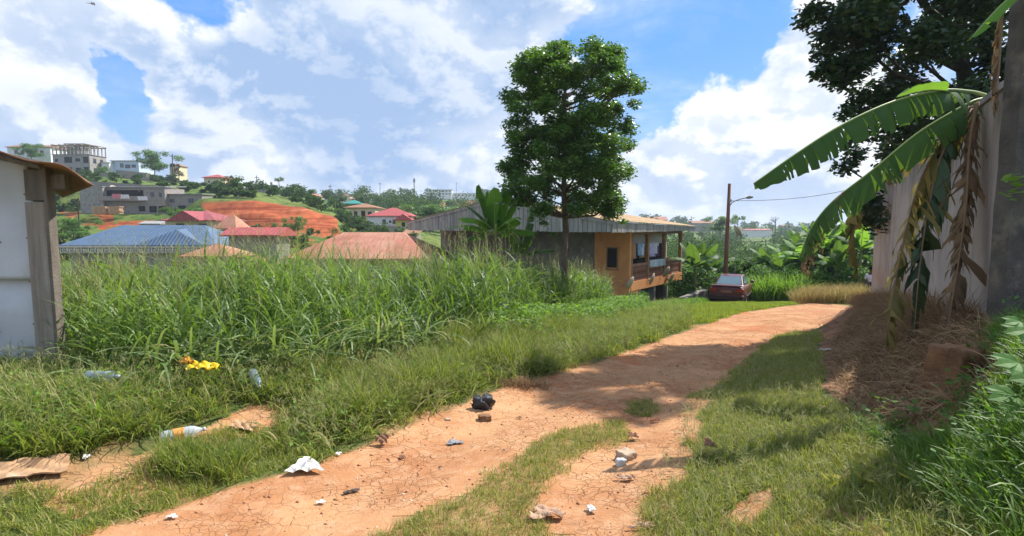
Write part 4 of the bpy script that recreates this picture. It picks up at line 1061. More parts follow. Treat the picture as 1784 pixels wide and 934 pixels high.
# ------------------------------------------------------------------ the orange house with the balcony
HC = Vector((6.5, 28.5, 0)); rz = math.atan2(.78, .62)
hs = empty('orange_house', HC, rz); tag(hs, 'orange two storey house with balcony and low rusty gable roof below the road', 'house')
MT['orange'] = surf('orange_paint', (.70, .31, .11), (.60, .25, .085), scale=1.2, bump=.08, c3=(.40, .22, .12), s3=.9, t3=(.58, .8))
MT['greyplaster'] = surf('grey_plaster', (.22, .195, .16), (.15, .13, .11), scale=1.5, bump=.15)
MT['board'] = surf('silver_board', (.36, .345, .31), (.23, .215, .19), scale=3, bump=.3, stretch=(1, 1, .15), c3=(.48, .46, .41), s3=2.)
MT['whitewall'] = surf('grubby_white', (.60, .56, .50), (.48, .44, .39), scale=1.5, bump=.1)
MT['terrarail'] = surf('rail_paint', (.36, .19, .12), (.26, .13, .08), scale=4, bump=.1)
MT['colpaint'] = surf('column_paint', (.36, .20, .09), (.25, .14, .07), scale=3, bump=.1)
ZS, ZF = -1.5, 1.25
b = MB(); b.box(0, .2, 0, 2.2, -4.8, ZF); b.box(.203, 1.2, 0, .18, -4.8, ZS-.56); b.build('wall', MT['orange'], hs)
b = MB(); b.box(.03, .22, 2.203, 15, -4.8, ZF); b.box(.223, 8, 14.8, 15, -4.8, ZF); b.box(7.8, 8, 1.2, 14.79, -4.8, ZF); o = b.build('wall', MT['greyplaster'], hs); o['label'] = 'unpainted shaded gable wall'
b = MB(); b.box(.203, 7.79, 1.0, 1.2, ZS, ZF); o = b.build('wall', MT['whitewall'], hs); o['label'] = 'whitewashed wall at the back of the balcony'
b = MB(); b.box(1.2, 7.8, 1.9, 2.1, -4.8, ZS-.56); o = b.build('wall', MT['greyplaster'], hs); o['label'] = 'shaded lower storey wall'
b = MB(); b.box(.203, 8.0, -.02, 3.19, ZS-.55, ZS-.02); b.build('balcony_slab', MT['orange'], hs)
b = MB(); b.box(.0, 8., .0, 3.2, ZF+.003, ZF+.10); b.build('balcony_ceiling', MT['whitewall'], hs)
for a in (.32, 2.55, 5.05, 7.85):
    b = MB(); b.box(a-.11, a+.11, .0, .2, ZS, ZF-.16); b.box(a-.14, a+.14, -.03, .23, ZF-.30, ZF-.157); b.build('column', MT['colpaint'], hs, bevel=.01)
b = MB(); b.box(.203, 8, .02, .18, ZF-.154, ZF+.0); b.build('beam', MT['colpaint'], hs)
for (a0, a1) in ((.45, 2.42), (2.68, 4.92), (5.18, 7.72)):
    b = MB()
    b.box(a0, a1, .03, .17, ZS+.80, ZS+.95)
    n_ = int((a1-a0)/.13)
    for i in range(n_):
        a = a0+(i+.5)*(a1-a0)/n_
        b.lathe([(.03, ZS+.08), (.05, ZS+.2), (.02, ZS+.42), (.05, ZS+.62), (.03, ZS+.8)], 6, Matrix.Translation((a, .1, 0)))
    b.box(a0, a1, .04, .16, ZS-.02, ZS+.08)
    b.build('balustrade', MT['terrarail'], hs)
b = MB(); b.box(7.74, 7.86, .25, 1.0, ZS+.1, ZS+.95); o = b.build('balustrade', MT['terrarail'], hs)
for (a, b0, w_) in ((2.4, .95, 2.1), (4.8, .95, 2.3)):
    b = MB(); b.box(a, a+w_, b0, b0+.047, ZS, ZS+1.95); b.build('door', MT['hole'], hs)  # dark door sheets, made wide to paint in the shaded balcony interior
b = MB(); b.box(.8, 1.6, .95, .997, ZS+1.2, ZS+2.1); b.build('window', MT['pane'], hs)
b = MB(); b.box(-.03, -.003, .75, 1.35, -.75, .35); wn = b.build('window', MT['hole'], hs)
b = MB(); b.box(-.05, -.031, .68, .75, -.82, .42); b.box(-.05, -.031, 1.35, 1.42, -.82, .42); b.box(-.05, -.031, .75, 1.35, .35, .42); b.box(-.06, -.031, .66, 1.44, -.9, -.82); b.build('frame', MT['colpaint'], wn)
for a in (1.5, 3.6, 5.6, 7.85):
    b = MB(); b.box(a-.12, a+.12, .02, .26, -5, ZS-.553); o = b.build('column', MT['concrete'], hs, bevel=.01); o['label'] = 'bare concrete post of the lower storey'
b = MB(); b.box(2.1, 3.3, 1.84, 1.897, -4.6, ZS-.7); b.box(4.4, 5.2, 1.84, 1.897, -4.6, -2.6); b.build('door', MT['hole'], hs)
b = MB(); b.box(3.3, 4.1, .3, .34, -4.7, ZS-.75); o = b.build('door', flat('grey_blue_door', (.20, .26, .27)), hs)
# roof
RI, B0, B1, A0, A1 = 7.2, -.55, 14.8, -3.2, 8.8
def roofz(bb): return 1.86+(3.12-1.86)*(bb-B0)/(RI-B0) if bb < RI else 3.12-(3.12-1.85)*(bb-RI)/(B1-RI)
vs = []
na_ = 60
for i in range(na_+1):
    a = A0-.12+(A1+.2-A0)*i/na_
    fall = -.30*max(0, (a-A0)/(A1-A0))
    for bb in (B0-.12, RI, B1+.1): vs.append((a, bb, roofz(bb)+fall+.006*(i % 2)))
b = MB(); b.add(vs, [(i*3+k, (i+1)*3+k, (i+1)*3+k+1, i*3+k+1) for i in range(na_) for k in range(2)])
MT['roofhouse'] = surf('old_rusty_roof', (.40, .27, .14), (.30, .195, .10), .85, 1.4, bump=.1, stripes=(0, .25, .25), c3=(.25, .13, .07), s3=1.2)
o = b.build('roof', MT['roofhouse'], hs); m_ = o.modifiers.new('s', 'SOLIDIFY'); m_.thickness = .03; m_.offset = 1
b = MB(); n_ = 56
for i in range(n_):     # gable boards
    b0 = B0+(B1-B0)*i/n_; b1 = b0+(B1-B0)/n_-.025
    zt = min(roofz(b0), roofz(b1))-.05; j_ = random.uniform(0, .02)
    b.box(A0-.03-j_, A0-.005, b0, b1, ZF+.04+random.uniform(-.02, .02), zt)
b.build('gable_cladding', MT['board'], hs)
b = MB(); b.box(A0-.004, A0+.03, B0, B1, ZF+.06, 1.8); b.add([(A0, B0+.02, 1.78), (A0, RI, 3.05), (A0, B1-.02, 1.78), (A0+.03, B0+.02, 1.78), (A0+.03, RI, 3.05), (A0+.03, B1-.02, 1.78)], [(0, 1, 2), (3, 5, 4)]); b.build('gable_backing', MT['plankdark'], hs)
for sgn in (0, 1):      # barge boards
    b = MB(); p, q = (B0-.1, RI) if sgn == 0 else (RI, B1+.08)
    vs = [(A0-.09, p, roofz(p)-.17), (A0-.09, q, roofz(q)-.17), (A0-.09, q, roofz(q)-.01), (A0-.09, p, roofz(p)-.01)]
    vs += [(x+.035, y, z) for (x, y, z) in vs]
    b.add(vs, [(0, 1, 2, 3), (7, 6, 5, 4), (0, 4, 5, 1), (3, 2, 6, 7), (0, 3, 7, 4), (1, 5, 6, 2)]); b.build('barge_board', MT['board'], hs)
b = MB(); n_ = 84
for i in range(n_):     # eave boards, getting shallower along the balcony
    a0 = A0+(A1-A0)*i/n_; a1 = a0+(A1-A0)/n_-.015; t_ = i/n_
    b.box(a0, a1, B0-.03-random.uniform(0, .015), B0, ZF+.02+random.uniform(-.015, .015), 1.80-.30*t_)
b.build('eave_boards', MT['board'], hs)
b = MB(); b.box(A0+.03, A1, B0+.02, 0, ZF+.06, ZF+.10); b.box(A0+.04, -.005, 0, B1, ZF+.055, ZF+.10); b.build('soffit', MT['plankdark'], hs)

def hl(a, bb, z): return HC+Vector((.62*a-.78*bb, .78*a+.62*bb, z))
# washing lines with clothes
b = MB(); b.tube([hl(.4, .3, .62), hl(2.5, .3, .56), hl(5.0, .3, .60)], .006, 4); b.tube([hl(2.6, .0, -.42), hl(5.0, -.0, -.42)], .006, 4)
tag(b.build('clothes_line', MT['concrete']), 'thin washing lines strung along the balcony', 'clothes line')
def garment(kind, a, bb, z, c, label, wdt=.45, hgt=.6):
    g_ = MB(); nx, nz = 12, 10; vs = []; fs = []
    def keep(u, v):
        if kind == 'shirt': return abs(u) < .30 or v < .35
        if kind == 'trousers': return v < .3 and abs(u) < .42 or (.04 < abs(u) < .42)
        if kind == 'dress': return abs(u) < .2+.3*v
        return True
    idx = {}
    for i in range(nx+1):
        for k in range(nz+1):
            u = i/nx-.5; v = k/nz
            x = u*wdt*(1+.15*v*(kind == 'dress')); y = .03*math.sin(u*17+v*3+a*5)*(.3+v); zz = -v*hgt-.02*abs(math.sin(u*9+a))
            vs.append((x, y, zz))
    for i in range(nx):
        for k in range(nz):
            if keep((i+.5)/nx-.5, (k+.5)/nz): fs.append((i*(nz+1)+k, (i+1)*(nz+1)+k, (i+1)*(nz+1)+k+1, i*(nz+1)+k+1))
    g_.add(vs, fs)
    o = g_.build(kind, flat('cloth_'+kind, c, .9, .1), smooth=True)
    o.location = hl(a, bb, z); o.rotation_euler.z = rz-.35+random.uniform(-.2, .2)
    m_ = o.modifiers.new('s', 'SOLIDIFY'); m_.thickness = .008
    return tag(o, label, {'shirt': 'shirt', 'trousers': 'trousers', 'dress': 'dress', 'towel': 'towel'}[kind], 'washing hung on the balcony')
GA = [('shirt', .62, .60, (.62, .68, .66), 'pale green shirt at the left end of the washing line'), ('towel', .98, .60, (.50, .27, .12), 'brown towel hanging left of the first balcony column'),
      ('trousers', 1.45, .60, (.06, .06, .08), 'black trousers on the left half of the washing line'), ('shirt', 1.80, .6, (.30, .50, .72), 'light blue shirt on the left half of the washing line'),
      ('shirt', 2.12, .6, (.68, .72, .80), 'white shirt beside the light blue one'), ('towel', 2.42, .6, (.62, .48, .32), 'beige towel hanging in front of the balcony column'),
      ('shirt', 2.95, .6, (.72, .72, .82), 'white shirt at the left of the right hand washing group'), ('shirt', 3.35, .6, (.62, .58, .80), 'lilac shirt in the right hand washing group'),
      ('dress', 3.75, .6, (.66, .60, .84), 'lilac dress in the middle of the right hand washing group'), ('shirt', 4.15, .6, (.78, .78, .82), 'bright white shirt near the right end of the line'), ('dress', 4.55, .6, (.20, .10, .20), 'dark purple dress at the right end of the line'),
      ('towel', 3.0, -.42, (.55, .68, .72), 'pale blue cloth over the balustrade left of the others'), ('towel', 3.42, -.42, (.78, .80, .80), 'white cloth over the balustrade'), ('towel', 3.85, -.42, (.50, .66, .78), 'light blue cloth over the middle of the balustrade'), ('shirt', 4.3, -.42, (.72, .76, .78), 'white shirt over the balustrade'), ('towel', 4.7, -.42, (.45, .60, .66), 'grey blue cloth over the balustrade beside the column')]
for (k, a, z, c, lab) in GA:
    low = z < 0
    garment(k, a, -.03 if low else .3+random.uniform(-.05, .05), z-.02, c, lab, .50 if not low else .42, (.85 if k in ('towel', 'dress', 'trousers') else .7) if not low else .42)
# pot plants on the balcony
for (a, lab) in ((.85, 'pot plant standing at the left end of the balcony'), (2.35, 'leafy pot plant beside the first free balcony column')):
    e = empty('pot_plant', hl(a, .42, ZS), rz); tag(e, lab, 'pot plant', 'pot plants on the balcony')
    b = MB(); b.lathe([(0, 0), (.12, 0), (.16, .28), (.14, .28), (.13, .24), (0, .24)], 12); b.build('pot', MT['terrarail'], e, True)
    cs_ = [(random.uniform(-.15, .15), random.uniform(-.1, .1), random.uniform(.5, 1.15)) for _ in range(7)]
    crown_mesh('foliage', cs_, [.14]*7, 40, .10, MT['leafmid'], e)
# satellite dishes
MT['dish'] = flat('dish_paint', (.52, .44, .34), .6)
def dish(loc, r, az, el, label, mast=.5, group='satellite dishes on the balcony edge', lean=(0, 0, -1)):
    e = empty('satellite_dish', loc); tag(e, label, 'satellite dish', group)
    q = Vector((math.sin(R(az))*math.cos(R(el)), math.cos(R(az))*math.cos(R(el)), math.sin(R(el)))).to_track_quat('Z', 'Y').to_matrix().to_4x4()
    b = MB(); b.lathe([(0, .0)]+[(r*k/6, .22*r*(k/6)**2) for k in range(1, 7)]+[(r*1.0, .22*r+.012)]+[(r*k/6, .22*r*(k/6)**2-.015) for k in range(5, 0, -1)]+[(0, -.015)], 20, q)
    b.build('reflector', MT['dish'], e, True)
    b = MB(); f = q @ Vector((0, 0, r*.95)); b.tube([q @ Vector((0, -r*.9, .18*r)), f], .012, 5); b.tube([f, f+(q @ Vector((0, 0, .10)))], .03, 8); b.build('receiver_arm', MT['concrete'], e)
    b = MB(); b.tube([(0, 0, -.02), Vector(lean)*mast*.6, Vector(lean)*mast], .02, 6); b.build('mast', MT['concrete'], e)
back = Vector((-.78, .62, -.25))
for (px, py, a, lab, el) in [(1100, 494, .15, 'satellite dish lowest at the left end of the balcony edge', 25), (1138, 487, 2.6, 'satellite dish below the first free balcony column', 20), (1163, 475, 4.6, 'upper dish of the pair near the balcony right end', 25), (1171, 486, 5.3, 'lower dish of the pair near the balcony right end', 22)]:
    p = hl(a, -.45, 0); dd = p.y; q = W(px, py, dd)
    dish(q, .38, 305+random.uniform(-8, 8), el, lab, .62, lean=back)

# low concrete slab beside the house
A_ = W(1182, 524, 27.5); B_ = W(1222, 506, 30.2)
quad_prism('low_wall', (A_.x, A_.y), (B_.x, B_.y), -4.2, -4.2, W(1182, 518, 27.5).z, W(1222, 503, 30.2).z, .4, MT['greyplaster'], bevel=.02)
tag(bpy.data.objects['low_wall'], 'low flat topped concrete wall between the house and the car', 'wall')

# ------------------------------------------------------------------ street lamp on a wooden pole, wire, dish
pb = Vector(((1265-892)/900*30, 30, 0)); pb.z = H(pb.x, 30)
MT['polew'] = surf('pole_wood', (.20, .09, .06), (.12, .055, .04), scale=8, bump=.3, stretch=(1, 1, .1))
e = empty('street_lamp', tuple(pb)); tag(e, 'reddish wooden pole with a curved street lamp arm behind the parked car', 'street lamp')
iv = Matrix.Translation(-pb)
pt = W(1271, 320, 30)
b = MB(); b.tube([pb-Vector((0, 0, .5)), pb.lerp(pt, .5), pt], [.13, .115, .085], 10); o = b.build('pole', MT['polew'], e, True); o.matrix_parent_inverse = iv
b = MB(); b.tube(bez([W(1272, 358, 30), W(1277, 352, 29.9), W(1290, 347, 29.8), W(1303, 344, 29.7)], 12), .028, 6); o = b.build('arm', MT['concrete'], e, True); o.matrix_parent_inverse = iv
b = MB(); b.tube([W(1300, 345, 29.7), W(1306, 343.5, 29.65), W(1312, 343, 29.6)], [.05, .10, .05], 8); o = b.build('lamp_head', flat('lamp_grey', (.25, .26, .27)), e, True); o.matrix_parent_inverse = iv
b = MB(); b.box(-.2, .2, -.12, -.02, 0, .3, None); o = b.build('bracket', MT['concrete'], e); o.location = W(1271, 352, 30)-pb; o.scale = (.4, .8, .5)
A_, B_ = W(1273, 350, 30), W(1760, 225, 24)
b = MB(); b.tube([A_.lerp(B_, i/16)+Vector((0, 0, -1.0*math.sin(math.pi*i/16))) for i in range(17)], .012, 4)
tag(b.build('power_line', flat('cable', (.05, .05, .05))), 'thin overhead cable from the lamp pole to the right', 'cable')
dish(W(1283, 404, 31), .42, 95, 30, 'big satellite dish on a mast right of the lamp pole', 3.2, None)

# ------------------------------------------------------------------ the parked car
def make_car():
    x = (1279-892)/900*27.9; y = 27.9
    e = empty('parked_car', (x, y, H(x, y)+.02), -R(31)); tag(e, 'dark red old saloon car parked on the grass, seen from behind', 'car')
    e.scale = (1, 1, 1.1)
    paint = surf('maroon_paint', (.115, .022, .026), (.085, .017, .020), rough=.32, scale=1.5, bump=.03, spec=.5, c3=(.17, .09, .07), s3=2.2, t3=(.6, .85))
    black = flat('black_plastic', (.02, .02, .022), .6); tyre = flat('tyre_rubber', (.025, .025, .025), .9, .1); chrome = flat('wheel_trim', (.38, .38, .40), .35, .5, .6)
    glass = flat('car_glass', (.10, .20, .25), .06, .9); red = flat('tail_red', (.30, .012, .012), .2, .6)
    # stations along the length (rear -2.2 .. front 2.2): half width, bottom, belt/shoulder height, top height, top half width
    st = [(-2.20, .70, .42, .72, .90, .62), (-2.14, .80, .34, .75, .98, .72), (-1.95, .84, .28, .78, 1.02, .74), (-1.45, .86, .24, .80, 1.03, .75), (-1.0, .865, .22, .80, 1.00, .76), (0, .87, .22, .80, .97, .78), (.9, .865, .22, .78, .95, .77), (1.2, .86, .24, .76, .93, .74), (1.8, .84, .28, .70, .84, .70), (2.12, .78, .34, .62, .72, .62), (2.2, .68, .42, .58, .66, .56)]
    V = []; ringn = 12
    for (yy, hw, zb_, zs, zt, tw) in st:
        pr = [(hw*.86, zb_), (hw*.98, zb_+.10), (hw, (zb_+zs)/2), (hw*.985, zs), (tw+.03, zt-.04), (tw*.6, zt+.01)]
        ring = pr+[(-a, z) for (a, z) in pr[::-1]]
        V += [(a, yy, z) for a, z in ring]
    F = [(i*ringn+k, i*ringn+(k+1) % ringn, (i+1)*ringn+(k+1) % ringn, (i+1)*ringn+k) for i in range(len(st)-1) for k in range(ringn)]
    F += [tuple(range(ringn))[::-1], tuple((len(st)-1)*ringn+k for k in range(ringn))]
    b = MB(); b.add(V, [f[::-1] for f in F]); o = b.build('body', paint, e, smooth=True); m_ = o.modifiers.new('s', 'SUBSURF'); m_.levels = 1; m_.render_levels = 2
    # cabin
    cb = [(-1.30, .66, .98, .66), (-.78, .68, 1.35, .56), (-.35, .69, 1.40, .56), (.35, .69, 1.39, .55), (1.05, .68, .97, .66)]
    V = []
    V = [(-.70, -1.38, .98), (.70, -1.38, .98), (-.55, -.80, 1.36), (.55, -.80, 1.36), (-.55, .25, 1.38), (.55, .25, 1.38), (-.70, 1.05, .95), (.70, 1.05, .95), (-.57, -.3, 1.41), (.57, -.3, 1.41)]
    b = MB(); b.add(V, [(2, 3, 9, 8), (8, 9, 5, 4), (0, 1, 3, 2), (4, 5, 7, 6), (0, 2, 8, 4, 6), (1, 7, 5, 9, 3)]); b.build('cabin', paint, e, bevel=.04)
    b = MB(); b.add([(-.60, -1.365, 1.015), (.60, -1.365, 1.015), (.49, -.845, 1.345), (-.49, -.845, 1.345)], [(0, 1, 2, 3)]); o = b.build('rear_window', glass, e); m_ = o.modifiers.new('s', 'SOLIDIFY'); m_.thickness = .012; m_.offset = 1
    b = MB(); b.add([(-.60, .98, 1.01), (.60, .98, 1.01), (.49, .32, 1.36), (-.49, .32, 1.36)], [(3, 2, 1, 0)]); o = b.build('windscreen', glass, e); m_ = o.modifiers.new('s', 'SOLIDIFY'); m_.thickness = .012; m_.offset = 1
    for sgn in (1, -1):
        for (p, q, r_, t_) in (((-.98, 1.01), (-.42, 1.01), (-.42, 1.34), (-.72, 1.33)), ((-.36, 1.01), (.30, 1.01), (.20, 1.34), (-.36, 1.35)), ((.36, 1.01), (.80, .99), (.38, 1.24), (.28, 1.30))):
            def sx(z): return (.70-(z-.98)*.36)+.012
            pts = [(sx(z)*sgn, yy, z) for (yy, z) in (p, q, r_, t_)]
            b = MB(); b.add(pts+[(xx-.02*sgn, yy, z) for (xx, yy, z) in pts], [(0, 1, 2, 3), (7, 6, 5, 4)] if sgn > 0 else [(3, 2, 1, 0), (4, 5, 6, 7)]); b.build('side_window', glass, e)
        b = MB()
        for yy in (-1.0, -.39, .78):
            b.box(min(.868*sgn, .874*sgn), max(.868*sgn, .874*sgn), yy-.006, yy+.006, .34, .86)
        b.build('door_gap', black, e)
        b = MB(); b.box(min(.80*sgn, .885*sgn), max(.80*sgn, .885*sgn), -1.3, 1.3, .46, .52); b.build('rub_strip', black, e, bevel=.01)
        b = MB(); b.box(min(.78*sgn, .98*sgn), max(.78*sgn, .98*sgn), .62, .72, .95, 1.08); b.build('mirror', paint, e, bevel=.03)
        # tail lamp, wrapped round the corner
        b = MB(); b.box(min(.46*sgn, .80*sgn), max(.46*sgn, .80*sgn), -2.215, -2.08, .74, .90); b.build('tail_light', red, e, bevel=.02)
        for yy in (-1.38, 1.38):
            b = MB(); mt = Matrix.Translation((.78*sgn, yy, .31)) @ Matrix.Rotation(R(90), 4, 'Y')
            b.lathe([(.20, -.09), (.29, -.09), (.31, -.06), (.31, .06), (.29, .09), (.20, .09)], 24, mt); wv = b.build('wheel', tyre, e, True)
            b = MB(); b.lathe([(0, .07*sgn), (.06, .085*sgn), (.12, .07*sgn), (.19, .08*sgn), (.205, .085*sgn), (.205, -.05*sgn), (0, -.05*sgn)], 20, mt); b.build('rim', chrome, wv, True)
            b = MB(); b.lathe([(.33, .0), (.36, .0), (.36, .03), (.33, .03)], 24, Matrix.Translation((.845*sgn-.015, yy, .33)) @ Matrix.Rotation(R(90), 4, 'Y')); b.build('wheel_arch', black, e, True)
    b = MB(); b.box(-.82, .82, -2.27, -2.05, .36, .60); b.build('bumper', surf('bumper_paint', (.07, .02, .022), (.05, .02, .02), .5, 3), e, bevel=.04)
    b = MB(); b.box(-.80, .80, -2.285, -2.272, .46, .50); b.build('bumper_strip', black, e)
    b = MB(); b.box(-.26, .26, -2.235, -2.222, .70, .82); b.build('licence_plate', surf('faded_plate', (.30, .11, .09), (.24, .09, .08), .6, 3), e, bevel=.005)
    b = MB(); b.box(-.74, .74, -2.20, -2.0, .985, 1.035); b.build('boot_spoiler', paint, e, bevel=.015)
    b = MB(); b.tube([(.5, -2.30, .28), (.5, -2.0, .28)], .025, 8); b.build('exhaust', chrome, e)
make_car()

# ------------------------------------------------------------------ person at the end of the wall
def person(loc, rz_, label, shirt, trou):
    import bmesh
    e = None
    J = [(0, 0, .92), (0, 0, 1.15), (0, 0, 1.38), (0, .01, 1.47), (0, .02, 1.58), (0, .02, 1.70),
         (.18, 0, 1.37), (.25, .03, 1.10), (.24, .10, .86), (.24, .12, .76), (-.18, 0, 1.37), (-.25, .02, 1.10), (-.24, .08, .86), (-.24, .10, .76),
         (.10, 0, .88), (.11, .02, .48), (.11, -.02, .08), (.12, .12, .04), (-.10, 0, .88), (-.11, .06, .48), (-.11, .02, .08), (-.12, .16, .04)]
    Rr = [.13, .125, .14, .055, .09, .085, .06, .042, .034, .03, .06, .042, .034, .03, .085, .06, .042, .035, .085, .06, .042, .035]
    E = [(0, 1), (1, 2), (2, 3), (3, 4), (4, 5), (2, 6), (6, 7), (7, 8), (8, 9), (2, 10), (10, 11), (11, 12), (12, 13), (0, 14), (14, 15), (15, 16), (16, 17), (0, 18), (18, 19), (19, 20), (20, 21)]
    def skin(name, idx, add, mat, parent=None):
        mp = {j: i for i, j in enumerate(idx)}
        me = bpy.data.meshes.new(name); me.from_pydata([J[j] for j in idx], [(mp[a], mp[b_]) for a, b_ in E if a in mp and b_ in mp], []); me.materials.append(mat)
        o = link(bpy.data.objects.new(name, me), parent)
        o.modifiers.new('k', 'SKIN')
        sv = me.skin_vertices[0].data
        for j in idx: r_ = Rr[j]+add; sv[mp[j]].radius = (r_, r_*.8 if j < 3 else r_)
        sv[0].use_root = True
        m_ = o.modifiers.new('s', 'SUBSURF'); m_.levels = 1; m_.render_levels = 2
        return o
    body = skin('person', list(range(22)), 0, flat('skin', (.09, .045, .028), .6))
    body.location = loc; body.rotation_euler.z = rz_; tag(body, label, 'person')
    skin('shirt', [0, 1, 2, 6, 7, 10, 11], .018, flat('shirt_cloth', shirt, .9, .1), body)
    skin('trousers', [0, 14, 15, 16, 18, 19, 20], .016, flat('trouser_cloth', trou, .9, .1), body)
    b = MB(); b.lathe([(0, 1.80), (.06, 1.79), (.098, 1.74), (.102, 1.68), (.09, 1.64)], 14, Matrix.Translation((0, .01, 0))); b.build('hair', flat('black_hair', (.01, .009, .008), .9, .1), body, True)
p = W(1515, 528, 26.5); 
person((p.x, 26.5, H(p.x, 26.5)), R(120), 'person in a white and pink top half hidden behind the wall end', (.62, .55, .62), (.05, .04, .06))
# ------------------------------------------------------------------ houses down in the hollow and on the hill
random.seed(5)
def hiproof(w0, w1, y0, y1, z, rise, kind, over=.5, inset=None, th=.12):
    x0, x1, a, c_ = w0-over, w1+over, y0-over, y1+over
    ins = inset if inset is not None else min((c_-a)/2, (x1-x0)/2-.05)
    ym = (a+c_)/2; t = z+rise
    b = MB()
    if kind == 'hip':
        vs = [(x0, a, z), (x1, a, z), (x1, c_, z), (x0, c_, z), (x0+ins, ym, t), (x1-ins, ym, t)]
        fs = [(0, 1, 5, 4), (1, 2, 5), (2, 3, 4, 5), (3, 0, 4)]
    elif kind == 'gable':
        vs = [(x0, a, z), (x1, a, z), (x1, c_, z), (x0, c_, z), (x0, ym, t), (x1, ym, t)]
        fs = [(0, 1, 5, 4), (1, 2, 5), (2, 3, 4, 5), (3, 0, 4)]
    elif kind == 'gablef':
        xm = (x0+x1)/2
        vs = [(x0, a, z), (x1, a, z), (x1, c_, z), (x0, c_, z), (xm, a, t), (xm, c_, t)]
        fs = [(1, 2, 5, 4), (3, 0, 4, 5), (0, 1, 4), (2, 3, 5)]
    elif kind == 'mono':
        vs = [(x0, a, z), (x1, a, z), (x1, c_, z+rise), (x0, c_, z+rise)]; fs = [(0, 1, 2, 3)]
    else:
        vs = [(x0, a, z), (x1, a, z), (x1, c_, z), (x0, c_, z)]; fs = [(0, 1, 2, 3)]
    n = len(vs); vs2 = [(p[0], p[1], p[2]-th) for p in vs[:4]]
    b.add(vs+vs2, fs+[(n, n+3, n+2, n+1), (0, n, n+1, 1), (1, n+1, n+2, 2), (2, n+2, n+3, 3), (3, n+3, n, 0)])
    return b
def building(label, px0, px1, pyb, d, hw, roof='hip', rh=1.5, wm='cream', rm='roofred', dep=8., yaw=0., wins=(), doors=(), over=.5, name='house', cat='house', group=None, sink=3., inset=None, extra=None):
    """front face between two directions at depth d; wins = (x fraction, z, w, h)"""
    x0, x1 = (px0-892)/900*d, (px1-892)/900*d; w = x1-x0
    e = empty(name, ((x0+x1)/2, d, zpy(pyb, d)), R(yaw)); tag(e, label, cat, group)
    b = MB(); b.box(-w/2, w/2, 0, dep, -sink, hw); b.build('wall', MT[wm], e)
    if roof != 'none':
        hiproof(-w/2, w/2, 0, dep, hw+.13, rh, roof, over, inset).build('roof', MT[rm], e)
    for q in wins:
        fx, z, ww, wh = q[:4]; xx = -w/2+fx*w
        b = MB(); b.box(xx-ww/2, xx+ww/2, -.05, .02, z, z+wh); o = b.build('window', MT['pane' if len(q) < 5 else q[4]], e)
    for (fy, z, ww, wh) in [q for q in (extra or [])]:
        b = MB(); b.box(w/2-.02, w/2+.05, fy*dep-ww/2, fy*dep+ww/2, z, z+wh); b.build('window', MT['pane'], e)
    for (fx, ww, wh) in doors:
        xx = -w/2+fx*w; b = MB(); b.box(xx-ww/2, xx+ww/2, -.05, .02, 0, wh); b.build('door', MT['hole'], e)
    return e
# --- blue roofed house with the key pattern frieze
Db = 46.
x0, x1 = (112-892)/900*Db, (418-892)/900*Db
e = building('long house with blue sheet metal hip roof and black and white key pattern frieze', 122, 372, 500, Db, 3.62, 'hip', 1.75, 'concrete', 'roofblue', 6, inset=3.0, over=.55, wins=[(.15, 1.2, 1.6, 1.1), (.45, 1.2, 1.6, 1.1), (.75, 1.2, 1.6, 1.1)])
w = (372-122)/900*Db
b = MB(); b.box(-w/2-.45, w/2+.45, -.50, -.42, 3.05, 3.60); b.box(w/2+.40, w/2+.45, -.42, 9, 3.05, 3.6)
frz = b.build('frieze', surf('frieze_white', (.62, .56, .54), (.52, .47, .46), .7, 3), e)
b = MB(); b.box(-w/2-.55, w/2+.55, -.57, -.50, 3.56, 3.70); b.build('fascia', surf('fascia_pink', (.60, .50, .50), (.5, .42, .42), .6, 3), e)
b = MB(); per = .62; n_ = int((w+.8)/per)
for i in range(n_):        # meander
    xx = -w/2-.38+i*per; t = .055
    for (a, c_, z0, z1) in ((0, t, 3.12, 3.50), (0, .46, 3.45, 3.50), (.41, .46, 3.24, 3.50), (.20, .46, 3.24, 3.29), (.20, .25, 3.24, 3.38), (0, per, 3.12, 3.165)):
        b.box(xx+a, xx+c_, -.512, -.503, z0, z1)
b.build('key_pattern', flat('black_paint', (.02, .02, .022)), frz)
# smaller hip on its front slope
zr = 3.75
b = MB(); xa_, xb_ = (245-892)/900*Db-e.location.x, (362-892)/900*Db-e.location.x; xm = (298-892)/900*Db-e.location.x
b.add([(xa_, -.58, zr), (xb_, -.58, zr), (xm, 2.6, zr+1.42), (xm-.05, .9, zr+1.34), (xa_, -.58, zr-.1), (xb_, -.58, zr-.1)], [(0, 1, 3), (1, 2, 3), (2, 0, 3), (0, 4, 5, 1)])
o = b.build('roof', MT['roofblue'], e); o['label'] = 'small front hip of the blue roof'
building('small open pavilion with terracotta pyramid roof beside the blue roof', 330, 396, 470, 36, .85, 'hip', .80, 'concrete', 'roofterra', 2.4, over=.5)
building('tiny terracotta roofed outhouse among the tall grass', 434, 448, 470, 33, .42, 'hip', .32, 'concrete', 'roofterra', 1.2, over=.2, name='outhouse', cat='outhouse')
building('low grey shed with bright red ribbed roof right of the blue roof', 399, 482, 445, 42, 1.55, 'gable', .60, 'block', 'roofred', 2.4, over=.5, name='shed', cat='shed')
building('house with wide faded terracotta hip roof just behind the tall grass', 512, 736, 497, 30, 1.45, 'hip', 1.45, 'cream', 'roofterra', 7, over=.5, inset=2.3)
building('bungalow with maroon hip roof on the slope below the long grey block', 290, 376, 399, 66, 1.0, 'hip', 1.3, 'cream', 'roofmaroon', 7, over=.4, wins=[(.3, .1, 1., .6, 'pane'), (.75, .1, 1.1, .6)])
e = bpy.data.objects['house.003'] if 'house.003' in bpy.data.objects else None
